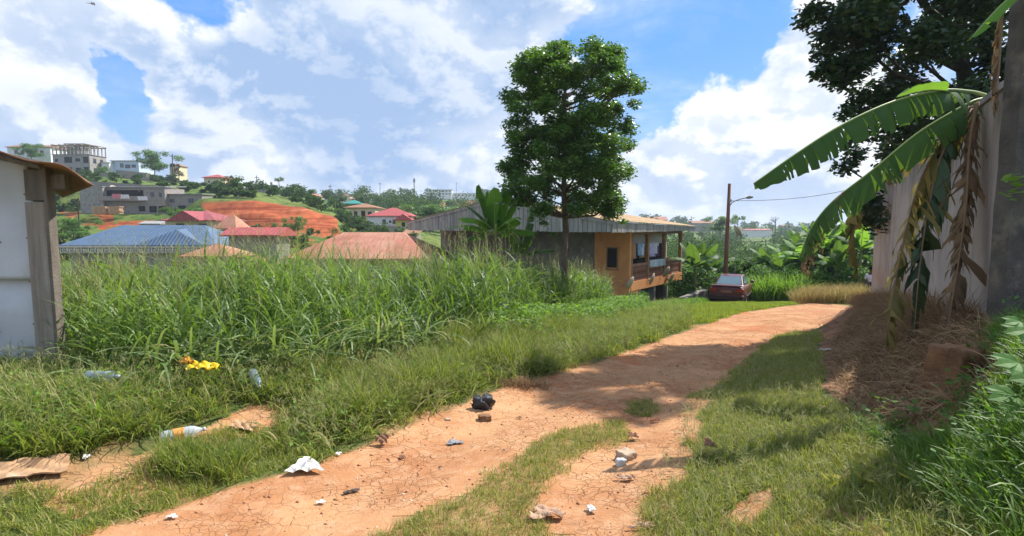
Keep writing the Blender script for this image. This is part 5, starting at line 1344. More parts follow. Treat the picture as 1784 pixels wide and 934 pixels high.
b = hiproof(-1.6, 1.6, -1.0, 3, 1.15, 1.15, 'gablef', .35); o = b.build('roof', MT['roofmaroon'], [x for x in bpy.data.objects if x.get('label', '').startswith('bungalow with maroon')][0]); o['label'] = 'front gable of the maroon roof'
building('narrow house with steep pink striped pyramid roof', 384, 409, 412, 52, .7, 'hip', 1.35, 'cream', 'roofterra', 2.2, over=.45, inset=.9)
building('small pale grey roofed shed behind the blue roof', 246, 280, 397, 70, .45, 'gable', .35, 'block', 'roofgrey', 2.5, over=.2, name='shed', cat='shed')
# long grey block
Dl = 99.
e = building('long unpainted grey block of flats with a shaded gallery on the hillside', 185, 292, 372, Dl, 4.9, 'mono', .5, 'block', 'roofgrey', 6, over=.3, name='apartment_block', cat='apartment block',
   wins=[(.10, 2.9, 1.4, 1.5, 'hole'), (.25, 2.7, 2.0, 1.7, 'hole'), (.42, 2.7, 2.2, 1.7, 'hole'), (.58, 2.7, 1.8, 1.7, 'hole'), (.80, 3.1, .7, .9), (.93, 3.1, .5, .8), (.62, .4, 1.2, 1.0, 'hole'), (.80, .2, 1.4, 1.2, 'hole'), (.94, .2, 1.2, 1.2, 'hole')])
w = (292-185)/900*Dl
b = MB(); b.box(-w/2, -w/2+w*.68, -1.2, -.053, 2.35, 2.6); b.box(-w/2, -w/2+w*.68, -1.2, -1.1, 2.6, 3.2); b.build('gallery', MT['block'], e)
building('plain pale rendered end block without windows left of the gallery', 145, 185, 372, Dl-1, 4.9, 'flat', 0, 'concrete', 'roofgrey', 7, over=.1, name='apartment_block', cat='apartment block', wins=[(f, z, .12, .12, 'hole') for f in (.2, .4, .6, .8) for z in (1.6, 3.4)])
building('lower grey wing with white edged roof right of the gallery block', 292, 356, 372, Dl+1, 3.6, 'mono', .3, 'block', 'roofgrey', 5, over=.3, name='apartment_block', cat='apartment block', wins=[(.2, 2.1, .8, .7), (.7, 2.0, 1.0, .9), (.45, .4, 1.5, 1.1, 'hole')])
for i, (px, py, c, lab) in enumerate([(203, 341, (.62, .22, .25), 'red and white washing on the gallery of the long grey block'), (216, 342, (.70, .70, .72), 'white washing on the gallery of the long grey block'), (248, 345, (.74, .70, .74), 'large pinkish white sheet hanging on the long grey block')]):
    b = MB(); n_ = 8; vs = []
    for k in range(n_+1): vs += [(-.9+1.8*k/n_, .06*math.sin(k*2.1), 0), (-.9+1.8*k/n_, .08*math.sin(k*2.3+1), -.75-.06*math.cos(k*3))]
    b.add(vs, [(2*k, 2*k+1, 2*k+3, 2*k+2) for k in range(n_)]); o = b.build('washing', flat('washing', c, .9, .1)); o.location = W(px, py-3, Dl-2.0); m_ = o.modifiers.new('s', 'SOLIDIFY'); m_.thickness = .02
    tag(o, lab, 'washing')
for (px, py, lab) in [(197, 328, 'white dish at the left on the roof of the grey block'), (244, 331, 'white dish at the middle of the roof of the grey block'), (280, 332, 'white dish at the right end of the roof of the grey block')]:
    dish(W(px, py, Dl+.3), .6, 120, 35, lab, .8, 'white dishes on the grey block')
for (p0, p1, lab) in [(160, 184, 'left stack of sawn timber before the grey block'), (188, 208, 'right stack of sawn timber before the grey block')]:
    b = MB(); ww = (p1-p0)/900*93
    for k in range(7):
        b.box(-ww/2+random.uniform(-.1, .1), ww/2+random.uniform(-.1, .1), 0, 1.0, k*.19+.02, k*.19+.16)
        for x_ in (-ww/3, 0, ww/3): b.box(x_-.04, x_+.04, .02, .95, k*.19-.02, k*.19+.02)
    o = b.build('timber_stack', surf('sawn_wood', (.55, .36, .20), (.42, .26, .14), .8, 3)); o.location = W((p0+p1)/2, 371, 93); o.location.z = zpy(372.5, 93)
    tag(o, lab, 'timber', 'timber stacks before the grey block')
# hilltop
e = building('unfinished three storey concrete building with open frame on top', 103, 166, 306, 168, 6.4, 'flat', 0, 'concrete', 'concrete', 7, over=.25, name='unfinished_building', cat='building',
   wins=[(.10, 4.2, 1.0, .8, 'hole'), (.42, 3.8, 2.4, 1.9, 'hole'), (.68, 4.2, 1.5, 1.0, 'hole'), (.90, 3.8, 1.6, 1.9, 'hole'), (.12, 1.0, 1.2, 1.2, 'hole'), (.42, .6, 2.2, 1.8, 'hole'), (.68, .8, 1.6, 1.4, 'hole'), (.90, .6, 1.5, 1.9, 'hole')],
   extra=[(.3, 3.9, 1.2, 1.5), (.7, 3.9, 1.2, 1.5), (.3, .8, 1.2, 1.5), (.7, .8, 1.2, 1.5)])
w = (166-103)/900*168
b = MB()
for i in range(11):
    for k in (0, 1, 2):
        xx = -w/2+w*i/10; b.box(xx-.12, xx+.12, k*3.3+.1, k*3.3+.34, 6.55, 9.2)
b.build('posts', MT['concrete'], e)['kind'] = 'stuff'
b = MB()
for k in (0, 1, 2): b.box(-w/2-.3, w/2+.3, k*3.3+.08, k*3.3+.36, 9.2, 9.5)
for i in range(6): b.box(-w/2+w*i/5-.1, -w/2+w*i/5+.1, -.3, 7.3, 9.503, 9.7)
b.box(-w/2+3, w/2-2, 1, 6, 9.9, 10.1); b.box(-w/2-.2, w/2+.2, 0, .2, 7.7, 7.9)
b.build('roof_frame', MT['wood'], e)
b = MB(); b.box(-w/2+3, -w/2+9.5, .8, 6.2, 9.72, 9.9); b.build('roof', MT['roofgrey'], e)
building('white flat block with rusty tiled roof and small tower at the far left skyline', 26, 100, 286, 185, 5.5, 'gable', 1.2, 'white', 'roofrust', 8, over=.5, name='building', cat='building', wins=[(.2+.15*k, 3.2, 1.2, 1.2) for k in range(5)])
e = building('white water tank tower on the far left roof', 72, 86, 266, 188, 2.2, 'flat', 0, 'white', 'roofgrey', 2.5, over=.1, name='tower', cat='tower', sink=4)
building('narrow white house beside the unfinished building', 186, 199, 305, 172, 3.8, 'mono', .8, 'white', 'roofgrey', 6, over=.3, wins=[(.5, 1.5, 1, 1)])
building('pale blue house with flat roof on the hilltop', 203, 250, 303, 174, 4.0, 'hip', .5, 'bluewhite', 'roofgrey', 8, over=.4, wins=[(.35, 1.8, .5, 1.4), (.42, 1.8, .5, 1.4), (.60, 1.6, 1.8, 1.2), (.82, 1.8, 1.4, 1.)])
building('ochre house half hidden behind the big hilltop tree', 303, 313, 305, 168, 2.8, 'hip', .8, 'cream', 'roofrust', 6, over=.3, wins=[(.3, 2.4, .7, 1.), (.7, 2.4, .7, 1.)])
building('yellow house with red hip roof on the hill crest', 361, 390, 326, 150, 2.5, 'hip', 1.1, 'cream', 'roofred', 6, over=.5, wins=[(.3, 1.1, .6, .6), (.7, 1.1, .6, .6)])
building('low cream house left of the yellow one', 322, 352, 330, 152, 1.6, 'mono', .3, 'cream', 'roofgrey', 5, over=.3, wins=[(.3, .6, .8, .6), (.7, .6, .8, .6)])
building('low white shed right of the yellow house', 392, 420, 329, 152, .9, 'mono', .3, 'white', 'roofrust', 5, over=.3, name='shed', cat='shed')
def cwall(label, pts, d0, d1, hgt, mat='block'):
    A_, B_ = W(pts[0][0], pts[0][1], d0), W(pts[1][0], pts[1][1], d1)
    o = quad_prism('boundary_wall', (A_.x, A_.y), (B_.x, B_.y), A_.z-hgt-1.5, B_.z-hgt-1.5, A_.z, B_.z, .25, MT[mat]); tag(o, label, 'wall')
cwall('grey compound wall below the pale blue house', [(203, 296), (262, 302)], 168, 168, 3)
cwall('pale end of the compound wall left of the hilltop tree', [(255, 300), (268, 306)], 167.8, 167.8, 3, 'cream')
cwall('long grey retaining wall running under the hilltop houses', [(175, 301), (330, 316)], 156, 154, 2.6)
cwall('grey block wall descending right of the yellow house', [(330, 318), (470, 331)], 143, 147, 2.6)
cwall('brown block wall along the crest right of the red soil cut', [(600, 352), (690, 372)], 210, 150, 2.5)
cwall('grey wall just above the long grey block', [(140, 314), (300, 326)], 109, 110, 2)
# the cluster in the middle
building('ochre two storey house with brown hip roof above the red roofed bungalow', 603, 655, 398, 118, 4.6, 'hip', 1.1, 'cream', 'roofrust', 8, over=.5, wins=[(.12, 2.6, 1.2, 1.3, 'hole'), (.35, 2.6, .8, 1.3), (.6, 2.4, .9, 1.6, 'hole'), (.82, 2.6, .9, 1.2), (.2, .4, 1., 1.2), (.7, .4, 1., 1.2)])
building('cream bungalow with bright red hip roof and yellow porch', 642, 716, 398, 104, 2.4, 'hip', 1.75, 'white', 'roofred', 8, over=.4, wins=[(.38, .9, .7, .9), (.52, 1.1, .5, .5), (.62, .9, .7, .9)])
building('yellow green porch of the red roofed bungalow', 690, 717, 398.5, 102.5, 1.6, 'gablef', 1.2, 'yellowgreen' if 'yellowgreen' in MT else 'cream', 'roofred', 3, over=.25, name='porch', cat='porch', wins=[(.5, .4, .7, .9, 'hole')])
cwall('grey block wall in front of the red roofed bungalow', [(645, 391), (706, 395)], 97, 97, 2)
building('low brown roofed hut below the red roofed bungalow', 703, 725, 414, 78, .5, 'mono', .6, 'block', 'roofrust', 4, over=.4, name='hut', cat='hut')
building('house with teal hip roof in the middle distance', 598, 628, 366, 160, 1.8, 'hip', 1.3, 'block', 'roofteal', 7, over=.5, wins=[(.3, .5, .8, .9), (.7, .5, .8, .9)])
building('grey unfinished walls left of the teal roof', 572, 596, 368, 158, 2.8, 'flat', 0, 'block', 'concrete', 5, over=0., wins=[(.3, 1, 1, 1.2, 'hole'), (.7, 1, 1, 1.2, 'hole')])
building('small brown roofed hut left of the ochre house', 588, 600, 372, 135, .9, 'hip', 1.3, 'block', 'roofrust', 3, over=.3, name='hut', cat='hut')
building('long low brown shed left of the ochre house', 565, 603, 376, 132, 1.2, 'mono', .6, 'block', 'roofrust', 4, over=.3, name='shed', cat='shed')
FAR = [(532, 557, 352, 215, 2.2, 'roofterra', 'cream', 'cream house with pale terracotta roof right of the tall skyline trees'), (465, 490, 339, 215, .9, 'roofgrey', 'white', 'low white roofed house on the crest left of the skyline trees'),
       (576, 612, 347, 300, 1.6, 'roofrust', 'cream', 'long brown roofed house on the far crest'), (625, 652, 345, 330, 1.8, 'roofgrey', 'white', 'white gabled house on the far crest'), (500, 528, 345, 260, 1.4, 'roofrust', 'block', 'grey house with brown roof on the crest'),
       (612, 640, 352, 280, 1.5, 'roofterra', 'cream', 'cream house below the far crest')]
for (a, c_, pb_, d_, hw, rm, wm, lab) in FAR: building(lab, a, c_, pb_, d_, hw, 'hip', 1.3, wm, rm, 7, over=.4, wins=[(.2, .5, 1, .9), (.5, .5, 1, .9), (.8, .5, 1, .9)])
building('long white three storey block on the far ridge right of the mast', 742, 788, 341, 420, 4.5, 'flat', 0, 'white', 'roofgrey', 10, over=.4, name='building', cat='building', wins=[(.08+.12*k, 3.0, 1.6, 1.1) for k in range(8)]+[(.08+.12*k, .6, 1.6, 1.1) for k in range(8)])
building('low pale block on the far ridge', 790, 830, 343, 425, 2.6, 'flat', 0, 'white', 'roofgrey', 8, over=.3, name='building', cat='building', wins=[(.1+.16*k, .6, 1.6, 1.1) for k in range(6)])
building('grey gabled hall at the right end of the far ridge', 832, 862, 343, 400, 3.6, 'gablef', 2., 'block', 'roofgrey', 10, over=.2, name='hall', cat='hall')
building('grey roofed house peeping over the silver gable', 765, 787, 374, 200, 1.5, 'gable', 1.3, 'block', 'roofgrey', 7, over=.3)
building('pale roofed house behind the orange house roof', 1130, 1162, 392, 330, 2.8, 'gable', 2.4, 'white', 'roofterra', 9, over=.4)
building('white flat house behind the orange house ridge', 1098, 1112, 390, 300, 3., 'flat', 0, 'white', 'roofgrey', 9, over=.4)
building('brown roofed house right of the orange house on the far slope', 1206, 1243, 396, 340, 2.6, 'gable', 1.6, 'block', 'roofrust', 9, over=.4)
building('long white and red shed in the far valley', 1300, 1344, 405, 300, 1.3, 'mono', .6, 'white', 'roofred', 8, over=.4, name='shed', cat='shed')
building('low far house near the horizon at right', 1362, 1380, 399, 500, 2.5, 'gable', 1.5, 'white', 'roofrust', 9, over=.4)
# mast on the far ridge
p = W(722, 344, 420); b = MB()
for (dx, dy) in ((-.7, -.4), (.7, -.4), (0, .8)): b.tube([(dx, dy, -4), (dx*.3, dy*.3, 15.5)], .14, 4)
for k in range(10):
    z = -3+k*1.8; s_ = 1-.7*(z+4)/19.5; q = [(-.7*s_, -.4*s_, z), (.7*s_, -.4*s_, z), (0, .8*s_, z)]
    b.tube(q+[q[0]], .06, 4)
b.box(-.9, .9, -.3, .3, 12.0, 14.8)
o = b.build('radio_mast', flat('mast_grey', (.28, .28, .30))); o.location = p; tag(o, 'thin grey radio mast on the far ridge', 'mast')

# ------------------------------------------------------------------ trees on the hill, near shrubs
def tree_proto(kind, seed):
    random.seed(seed); e = empty('hill_tree', (0, 0, 0))
    if kind == 'broad':
        cs = [(random.gauss(0, 1.7), random.gauss(0, 1.7), random.uniform(2.6, 6.8)) for _ in range(26)]; rs = [random.uniform(.9, 1.45) for _ in cs]; lf = .42; n = 210
    elif kind == 'conifer':
        cs = []; rs = []
        for k in range(16):
            z = 2+k*.42
            for q in range(3): a = random.uniform(0, 6.28); r_ = (1-k/17)*1.5; cs.append((math.cos(a)*r_, math.sin(a)*r_, z)); rs.append(.35+.35*(1-k/17))
        lf = .36; n = 45
    elif kind == 'umbrella':
        cs = []; rs = []
        for k in range(16): a = random.uniform(0, 6.28); r_ = random.uniform(0, 2.3); cs.append((math.cos(a)*r_, math.sin(a)*r_, 5.6+random.uniform(-.5, .7)-.1*r_)); rs.append(random.uniform(.5, .9))
        lf = .38; n = 80
    elif kind == 'bush':
        cs = [(random.gauss(0, .75), random.gauss(0, .7), random.uniform(.3, 1.7)) for _ in range(16)]; rs = [random.uniform(.35, .6) for _ in cs]; lf = .20; n = 110
    elif kind == 'cassava':
        cs = []; rs = []
        for k in range(22): a = random.uniform(0, 6.28); r_ = random.uniform(0, 1.5); cs.append((math.cos(a)*r_, math.sin(a)*r_, random.uniform(1.0, 2.9)-r_*.3)); rs.append(random.uniform(.22, .42))
        lf = .26; n = 60
    m = {'broad': 'leaf', 'conifer': 'leafdark', 'umbrella': 'leaf', 'bush': 'leafmid', 'cassava': 'leafmid'}[kind]
    crown_mesh('crown', cs, rs, n, lf, MT[m], e, .5, .7, .5)
    hgt = {'broad': 5.5, 'conifer': 8.4, 'umbrella': 5.8, 'bush': 1.0, 'cassava': 2.}[kind]
    limbs = [(cs[i], .05 if hgt > 3 else .02, .55) for i in range(0, len(cs), 4)]
    trunk_mesh('trunk', MT['barkd'], (0, 0, -.6), (0, 0, hgt), .16 if hgt > 3 else .05, .05 if hgt > 3 else .015, limbs, e, 6, .05)
    return e
PR = {}
def plant_at(kind, px, d, hgt, label, cat='tree', group=None, name=None, z=None, wide=1.):
    if kind not in PR: PR[kind] = tree_proto(kind, len(PR)+31); o = PR[kind]
    else: o = copy_tree(PR[kind])
    nat = {'broad': 7.6, 'conifer': 9., 'umbrella': 6.6, 'bush': 2.1, 'cassava': 3.}[kind]
    x = (px-892)/900*d; s_ = hgt/nat
    o.location = (x, d, H(x, d) if z is None else z); o.scale = (s_*wide, s_*wide, s_); o.rotation_euler.z = random.uniform(0, 6.28)
    o.name = name or {'bush': 'shrub', 'cassava': 'cassava_bush'}.get(kind, 'hill_tree')
    if 'group' in o: del o['group']
    tag(o, label, cat, group); return o
def P2(kind, px, pytop, pyb, d, label, **k): return plant_at(kind, px, d, (pyb-pytop)/900*d, label, z=zpy(pyb, d), **k)
P2('broad', 277, 264, 312, 164, 'big dark tree on the hilltop between the blue and ochre houses', wide=1.05)
P2('broad', 66, 252, 285, 180, 'bushy green tree before the far left skyline block', wide=1.1)
P2('broad', 188, 292, 312, 165, 'small tree in front of the narrow white house')
P2('conifer', 318, 286, 314, 166, 'ragged palm-like tree right of the ochre house', wide=1.5)
P2('conifer', 403, 312, 340, 149, 'dark narrow tree right of the yellow house', wide=.8)
P2('broad', 424, 320, 334, 190, 'round tree on the crest right of the yellow house')
P2('conifer', 438, 323, 336, 190, 'thin pale tree on the crest', wide=.8)
P2('broad', 456, 325, 338, 200, 'small round pale tree on the crest')
P2('conifer', 477, 317, 338, 190, 'dark round topped tree left of the tallest crest tree', wide=1.3)
P2('umbrella', 490, 309, 338, 190, 'tallest layered tree on the crest', wide=.75)
P2('conifer', 516, 320, 350, 180, 'wide dark cedar-like tree on the crest', wide=1.5)
P2('broad', 546, 330, 345, 240, 'small dark tree beside the cream terracotta roofed house')
P2('broad', 596, 330, 345, 300, 'dark tree behind the long brown roofed far house', wide=1.2)
P2('broad', 130, 378, 420, 72, 'bushy dark green shrub below the timber stacks', cat='shrub', name='shrub', wide=1.2)
P2('broad', 140, 402, 430, 62, 'yellow green shrub beside the blue roofed house', cat='shrub', name='shrub', wide=1.3)
P2('broad', 520, 376, 412, 72, 'dark bush below the red soil cut', cat='shrub', name='shrub', wide=.8)
P2('broad', 502, 388, 412, 71, 'small dark bush left of the larger one below the red soil cut', cat='shrub', name='shrub', wide=1.)
P2('broad', 478, 388, 402, 73, 'low bush at the foot of the red soil cut', cat='shrub', name='shrub', wide=1.)
P2('bush', 300, 358, 378, 92, 'banana-like green clump right of the timber stacks', cat='shrub', name='shrub', wide=1.3)
P2('broad', 345, 362, 392, 80, 'dark leafy tree behind the maroon roof', wide=1.2)
P2('broad', 316, 366, 388, 82, 'rounded green tree above the maroon roof', wide=1.3)
P2('broad', 580, 362, 392, 108, 'dark bush at the right end of the red soil cut', cat='shrub', name='shrub', wide=1.3)
P2('broad', 745, 356, 400, 112, 'bright round tree right of the red roofed bungalow', wide=1.9)
P2('broad', 768, 362, 402, 115, 'rounded tree left of the silver gable', wide=1.5)
P2('conifer', 765, 350, 372, 240, 'palm-like tree on the far slope above the silver gable', wide=1.4)
P2('broad', 1254, 376, 412, 150, 'round dark tree left of the lamp pole', wide=1.25)
P2('umbrella', 1284, 374, 408, 170, 'flat topped tree right of the lamp pole', wide=1.)
P2('umbrella', 1134, 376, 392, 300, 'small flat topped tree above the orange house roof')
p = zpy(410, 200); x = (1349-892)/900*200
e = empty('bare_tree', (x, 200, p)); tag(e, 'bare leafless tree on the far valley skyline', 'tree'); random.seed(9)
b = MB(); b.tube([(0, 0, -2), (.1, 0, 4), (0, 0, 6)], [.22, .18, .12], 6)
for k in range(16):
    a = random.uniform(0, 6.28); l_ = random.uniform(1, 2.2); z = random.uniform(4.6, 6)
    q = Vector((math.cos(a)*l_, math.sin(a)*l_, z+random.uniform(.6, 1.6))); b.tube([(0, 0, z), Vector((0, 0, z)).lerp(q, .5)+Vector((0, 0, .1)), q], [.08, .05, .03], 4)
    for _ in range(3): b.tube([q, q+Vector((random.uniform(-.6, .6), random.uniform(-.4, .4), random.uniform(.1, .5)))], [.03, .02], 3)
b.build('trunk', MT['bark'], e)
# near greenery in the hollow at right
SH = [('cassava', 1205, 36, 3.2), ('bush', 1228, 31, 2.3), ('cassava', 1255, 37, 3.6), ('cassava', 1282, 36, 3.6), ('cassava', 1300, 33, 3.2), ('cassava', 1318, 38, 4.0), ('bush', 1340, 31, 2.5), ('cassava', 1350, 36, 3.8), ('cassava', 1270, 44, 4.4), ('cassava', 1235, 46, 4.2), ('cassava', 1330, 46, 4.6), ('bush', 1388, 30, 2.2), ('cassava', 1420, 34, 3.8), ('cassava', 1450, 33, 4.0), ('cassava', 1480, 34, 4.4), ('cassava', 1505, 33, 4.2), ('bush', 1495, 29, 2.), ('cassava', 1390, 40, 4.8), ('bush', 1222, 34, 2.2), ('cassava', 1190, 42, 4.0), ('cassava', 1300, 54, 5.5), ('cassava', 1365, 56, 5.5), ('cassava', 1250, 58, 5.5)]
SHL = ['cassava bush rising just right of the balcony end', 'low shrub behind the banana clump beside the balcony', 'cassava bush left of the lamp pole above the car roof', 'cassava bush directly right of the lamp pole', 'cassava bush behind the front of the parked car', 'broad cassava bush behind the reed grass', 'low shrub at the foot of the reed grass', 'cassava bush between the reed grass and the banana grove', 'taller cassava bush below the big satellite dish', 'cassava bush behind the banana plants by the balcony', 'cassava bush in the second row behind the reed grass', 'low shrub at the left end of the straw weeds', 'cassava bush among the bananas, left of the grove middle', 'cassava bush among the bananas, right of the grove middle', 'cassava bush at the right of the banana grove', 'cassava bush touching the end of the compound wall', 'low shrub beside the person at the wall end', 'cassava bush at the back of the grove left side', 'low shrub under the balcony end', 'cassava bush farthest left, behind the balcony columns', 'distant cassava bush behind the lamp pole dish', 'distant cassava bush at the left edge of the banana grove', 'distant cassava bush left of the lamp pole']
for i, (k, px, d, hg) in enumerate(SH):
    plant_at(k, px, d, hg, SHL[i], cat='shrub', group='shrubs in the hollow beyond the car' if k == 'bush' else 'cassava bushes in the hollow beyond the car')
# ---- shrubs closer to the house and the field, each told apart by its place
for (k, px, d, hg, lab) in [('bush', 1112, 25.2, .95, 'round green shrub at the foot of the orange house'), ('bush', 800, 21, 2.0, 'dark shrub in the shade left of the young banana plant'), ('bush', 940, 20, 1.9, 'dark shrub between the banana and the tree trunk'), ('bush', 1010, 23, 1.8, 'dark shrub right of the tree trunk'),
                             ('bush', 130, 15, 2.0, 'broad leaved green shrub just right of the metal shack'), ('bush', 175, 17, 2.1, 'leafy shrub second right of the metal shack'), ('cassava', 225, 19, 2.6, 'light green shrub below the blue roofed house'), ('bush', 268, 17, 2.2, 'rounded shrub below the middle of the blue roof'), ('cassava', 350, 20, 2.4, 'open leafy shrub left of the terracotta pavilion'),
                             ('cassava', 455, 19, 3.0, 'tall climbing shrub below the red ribbed roof'), ('cassava', 425, 21, 3.0, 'vine covered shrub left below the red ribbed roof')]:
    plant_at(k, px, d, hg, lab, cat='shrub')

def forest():
    rg = np.random.default_rng(3); Ps, Ss, Ts, Pt = [], [], [], []
    def put(n, p0, p1, d0, d1, hmin, hmax, keep=None):
        for _ in range(n):
            px = rg.uniform(p0, p1); d = math.exp(rg.uniform(math.log(d0), math.log(d1)))
            x = (px-892)/900*d
            if keep and not keep(px, d): continue
            hg = rg.uniform(hmin, hmax)*(1 if d < 250 else 1.2); z0 = H(x, d)
            r_ = hg*rg.uniform(.34, .5)
            k = 5; c = np.stack([x+rg.normal(0, r_*.55, k), d+rg.normal(0, r_*.55, k), z0+hg*rg.uniform(.25, .88, k)], -1)
            cnt = 520 if d < 70 else 380 if d < 120 else 190 if d < 260 else 90
            dd = rg.normal(0, 1, (cnt, 3)); dd /= np.linalg.norm(dd, axis=1)[:, None]
            P = c[rg.integers(0, k, cnt)]+dd*(r_*.62*rg.uniform(0, 1, cnt)**.4)[:, None]*np.array([1, 1, .8])
            Ps.append(P); Ss.append(np.full(cnt, max(.25, .0046*d))); Ts.append(np.clip(rg.random()*.5+rg.random(cnt)*.35, 0, .85))
    put(150, 625, 870, 135, 400, 5, 9, lambda px, d: not (px > 725 and 270 < d < 315) and not (d > 300 and 725 < px) and (px > 690 or d > 165))
    put(420, 1100, 1580, 55, 560, 4, 8, lambda px, d: not (1290 < px < 1352 and 180 < d < 300))
    put(90, 1180, 1560, 44, 90, 3.2, 5.5)
    put(60, 880, 1130, 200, 600, 4, 7)
    put(120, 100, 430, 104, 165, .7, 2.2)
    put(90, 100, 620, 58, 82, .7, 1.8)
    put(60, 400, 640, 98, 210, 1.5, 3.8)
    put(40, 590, 720, 70, 130, 1.4, 3, lambda px, d: not (640 < px < 720 and 90 < d < 116) and not (600 < px < 660 and d > 110))
    put(50, 440, 700, 200, 420, 3, 6)
    P = np.concatenate(Ps); S_ = np.concatenate(Ss); T = np.concatenate(Ts)
    V, F, r = leaf_quads(P, S_, T, .4, .62)
    tag(npmesh('woodland', V, F, MT['leaffar'], rnd=r), 'dense green woodland filling the far slopes and the valley at right', 'woodland', kind='stuff')
forest()

for (px, pt_, pb_, d_, lab) in [(300, 268, 312, 150, 'thin utility pole beside the ochre hilltop house'), (575, 322, 350, 200, 'utility pole on the crest right of the tall trees'), (662, 318, 346, 240, 'utility pole left of the far radio mast'), (795, 318, 344, 380, 'utility pole on the far ridge right of the white block'), (447, 306, 336, 180, 'utility pole between the small crest trees'), (136, 345, 395, 80, 'short wooden pole standing on the red soil left of the timber stacks')]:
    A_, B_ = W(px, pb_, d_), W(px, pt_, d_); b = MB(); b.tube([A_-Vector((0, 0, 3)), B_], .11 if d_ > 100 else .09, 6)
    if d_ > 100: b.box(B_.x-.8, B_.x+.8, B_.y-.06, B_.y+.06, B_.z-.7, B_.z-.55)
    o = b.build('utility_pole', MT['barkd']); tag(o, lab, 'pole')
# ------------------------------------------------------------------ litter and small things
random.seed(77)
def onground(px, py, dz=0.): p = hit(px, py); p.z += dz; return p
def crumpled(name, px, py, sx, sy, rz_, mat, label, cat, fold=.05, seed=1, lift=.0, thick=.004, shape=None, n=14, parent=None):
    """a creased sheet lying on the ground, following it"""
    c = onground(px, py); b = MB(); vs = []; ok = {}
    ca, sa = math.cos(rz_), math.sin(rz_)
    for i in range(n+1):
        for k in range(n+1):
            u, v = i/n-.5, k/n-.5
            if shape == 'tri': w_ = (1-(k/n)*.85); u *= w_
            x = u*sx; y = v*sy
            wx, wy = c.x+x*ca-y*sa, c.y+x*sa+y*ca
            f = float(fbm(np.array(u*3.2+seed*3.3), np.array(v*3.2+seed), 3, seed))
            r_ = abs(math.sin((u*5+v*3+seed)*1.7))*.4+f
            vs.append((wx-c.x, wy-c.y, float(h(np.array([wx]), np.array([wy]))[0])-c.z+.006+fold*r_*(1-.3*abs(u))+lift*max(0, v+.5)))
    fs = []
    for i in range(n):
        for k in range(n):
            u, v = (i+.5)/n-.5, (k+.5)/n-.5
            if shape == 'torn' and (u*u+v*v)**.5 > .42+.14*math.sin(math.atan2(v, u)*3+seed)+.05*math.sin(math.atan2(v, u)*11): continue
            fs.append((i*(n+1)+k, (i+1)*(n+1)+k, (i+1)*(n+1)+k+1, i*(n+1)+k+1))
    b.add(vs, fs); o = b.build(name, mat); o.location = c
    m_ = o.modifiers.new('s', 'SOLIDIFY'); m_.thickness = thick; m_.offset = 1
    return tag(o, label, cat)
paper = surf('paper', (.72, .70, .66), (.60, .55, .48), .8, 6, bump=.1, c3=(.50, .36, .25), s3=4, t3=(.6, .75))
card = surf('cardboard', (.44, .27, .15), (.36, .21, .11), .9, 5, bump=.15, c3=(.52, .38, .26), s3=3)
brownleaf = surf('dead_leaf', (.26, .13, .07), (.17, .08, .05), .8, 8, bump=.2)
paleleaf = surf('pale_dead_leaf', (.46, .30, .20), (.36, .22, .14), .8, 8, bump=.2)
crumpled('paper_scrap', 533, 820, .30, .22, .3, paper, 'crumpled white paper on the left edge of the track', 'paper', .055, 3, shape='tri', lift=.03)
crumpled('cardboard', 40, 828, .50, .20, .62, card, 'flattened brown cardboard carton at the bottom left', 'cardboard', .05, 5, thick=.012)
crumpled('cardboard', 425, 747, .20, .15, .1, card, 'small curled brown cardboard scrap left of the grass verge', 'cardboard', .04, 8, thick=.006)
crumpled('plastic_bag', 357, 694, .26, .20, .2, surf('yellow_plastic', (.72, .52, .02), (.60, .40, .02), .35, 4, bump=.1), 'crumpled bright yellow plastic bag in the grass', 'bag', .09, 11, thick=.004).location.z += .27
crumpled('plastic_bag', 328, 687, .11, .14, .9, surf('orange_plastic', (.55, .28, .03), (.42, .2, .02), .4, 4, bump=.1), 'small orange plastic scrap beside the yellow bag', 'bag', .09, 12).location.z += .28
crumpled('wrapper', 485, 701, .19, .10, .0, surf('pink_wrapper', (.62, .42, .40), (.50, .34, .32), .4, 9, bump=.1), 'pinkish white wrapper on the bare soil patch', 'wrapper', .03, 13)
crumpled('wrapper', 444, 693, .17, .07, .5, surf('pale_wrapper', (.55, .62, .56), (.40, .48, .42), .35, 9, bump=.1), 'pale green plastic wrapper left of the pink one', 'wrapper', .03, 14).location.z += .05
crumpled('plastic_bag', 792, 774, .17, .12, .2, surf('grey_plastic', (.26, .27, .29), (.18, .19, .21), .35, 9, bump=.2), 'flattened grey plastic scrap on the middle of the track', 'plastic scrap', .02, 15, shape='torn')
crumpled('dead_leaf', 950, 903, .26, .18, .4, paleleaf, 'large pale dead leaf between the two ruts at the bottom', 'leaf', .05, 16, shape='torn', n=20)
crumpled('dead_leaf', 1120, 923, .20, .05, -.1, paleleaf, 'curled pale dead leaf at the bottom edge', 'leaf', .03, 17, shape='torn')
crumpled('dead_leaf', 1090, 838, .18, .07, -.4, paleleaf, 'pale dead leaf just below the white stone', 'leaf', .03, 18, shape='torn')
crumpled('dead_leaf', 668, 777, .14, .12, .4, brownleaf, 'dark curled leaf at the left edge of the track', 'leaf', .06, 19, shape='torn', lift=.04)
crumpled('dead_leaf', 1104, 767, .12, .10, 1., brownleaf, 'dark curled dead leaf above the white stone', 'leaf', .05, 20, shape='torn', lift=.03)
crumpled('dead_leaf', 1140, 737, .12, .07, .2, surf('red_leaf', (.34, .10, .04), (.24, .07, .03), .8, 8), 'reddish dead leaf near the small grass patch', 'leaf', .03, 21, shape='torn')
crumpled('dead_leaf', 1235, 795, .11, .15, .1, brownleaf, 'brown dead leaf lying on the right lawn', 'leaf', .06, 22, shape='torn', lift=.04).location.z += .04
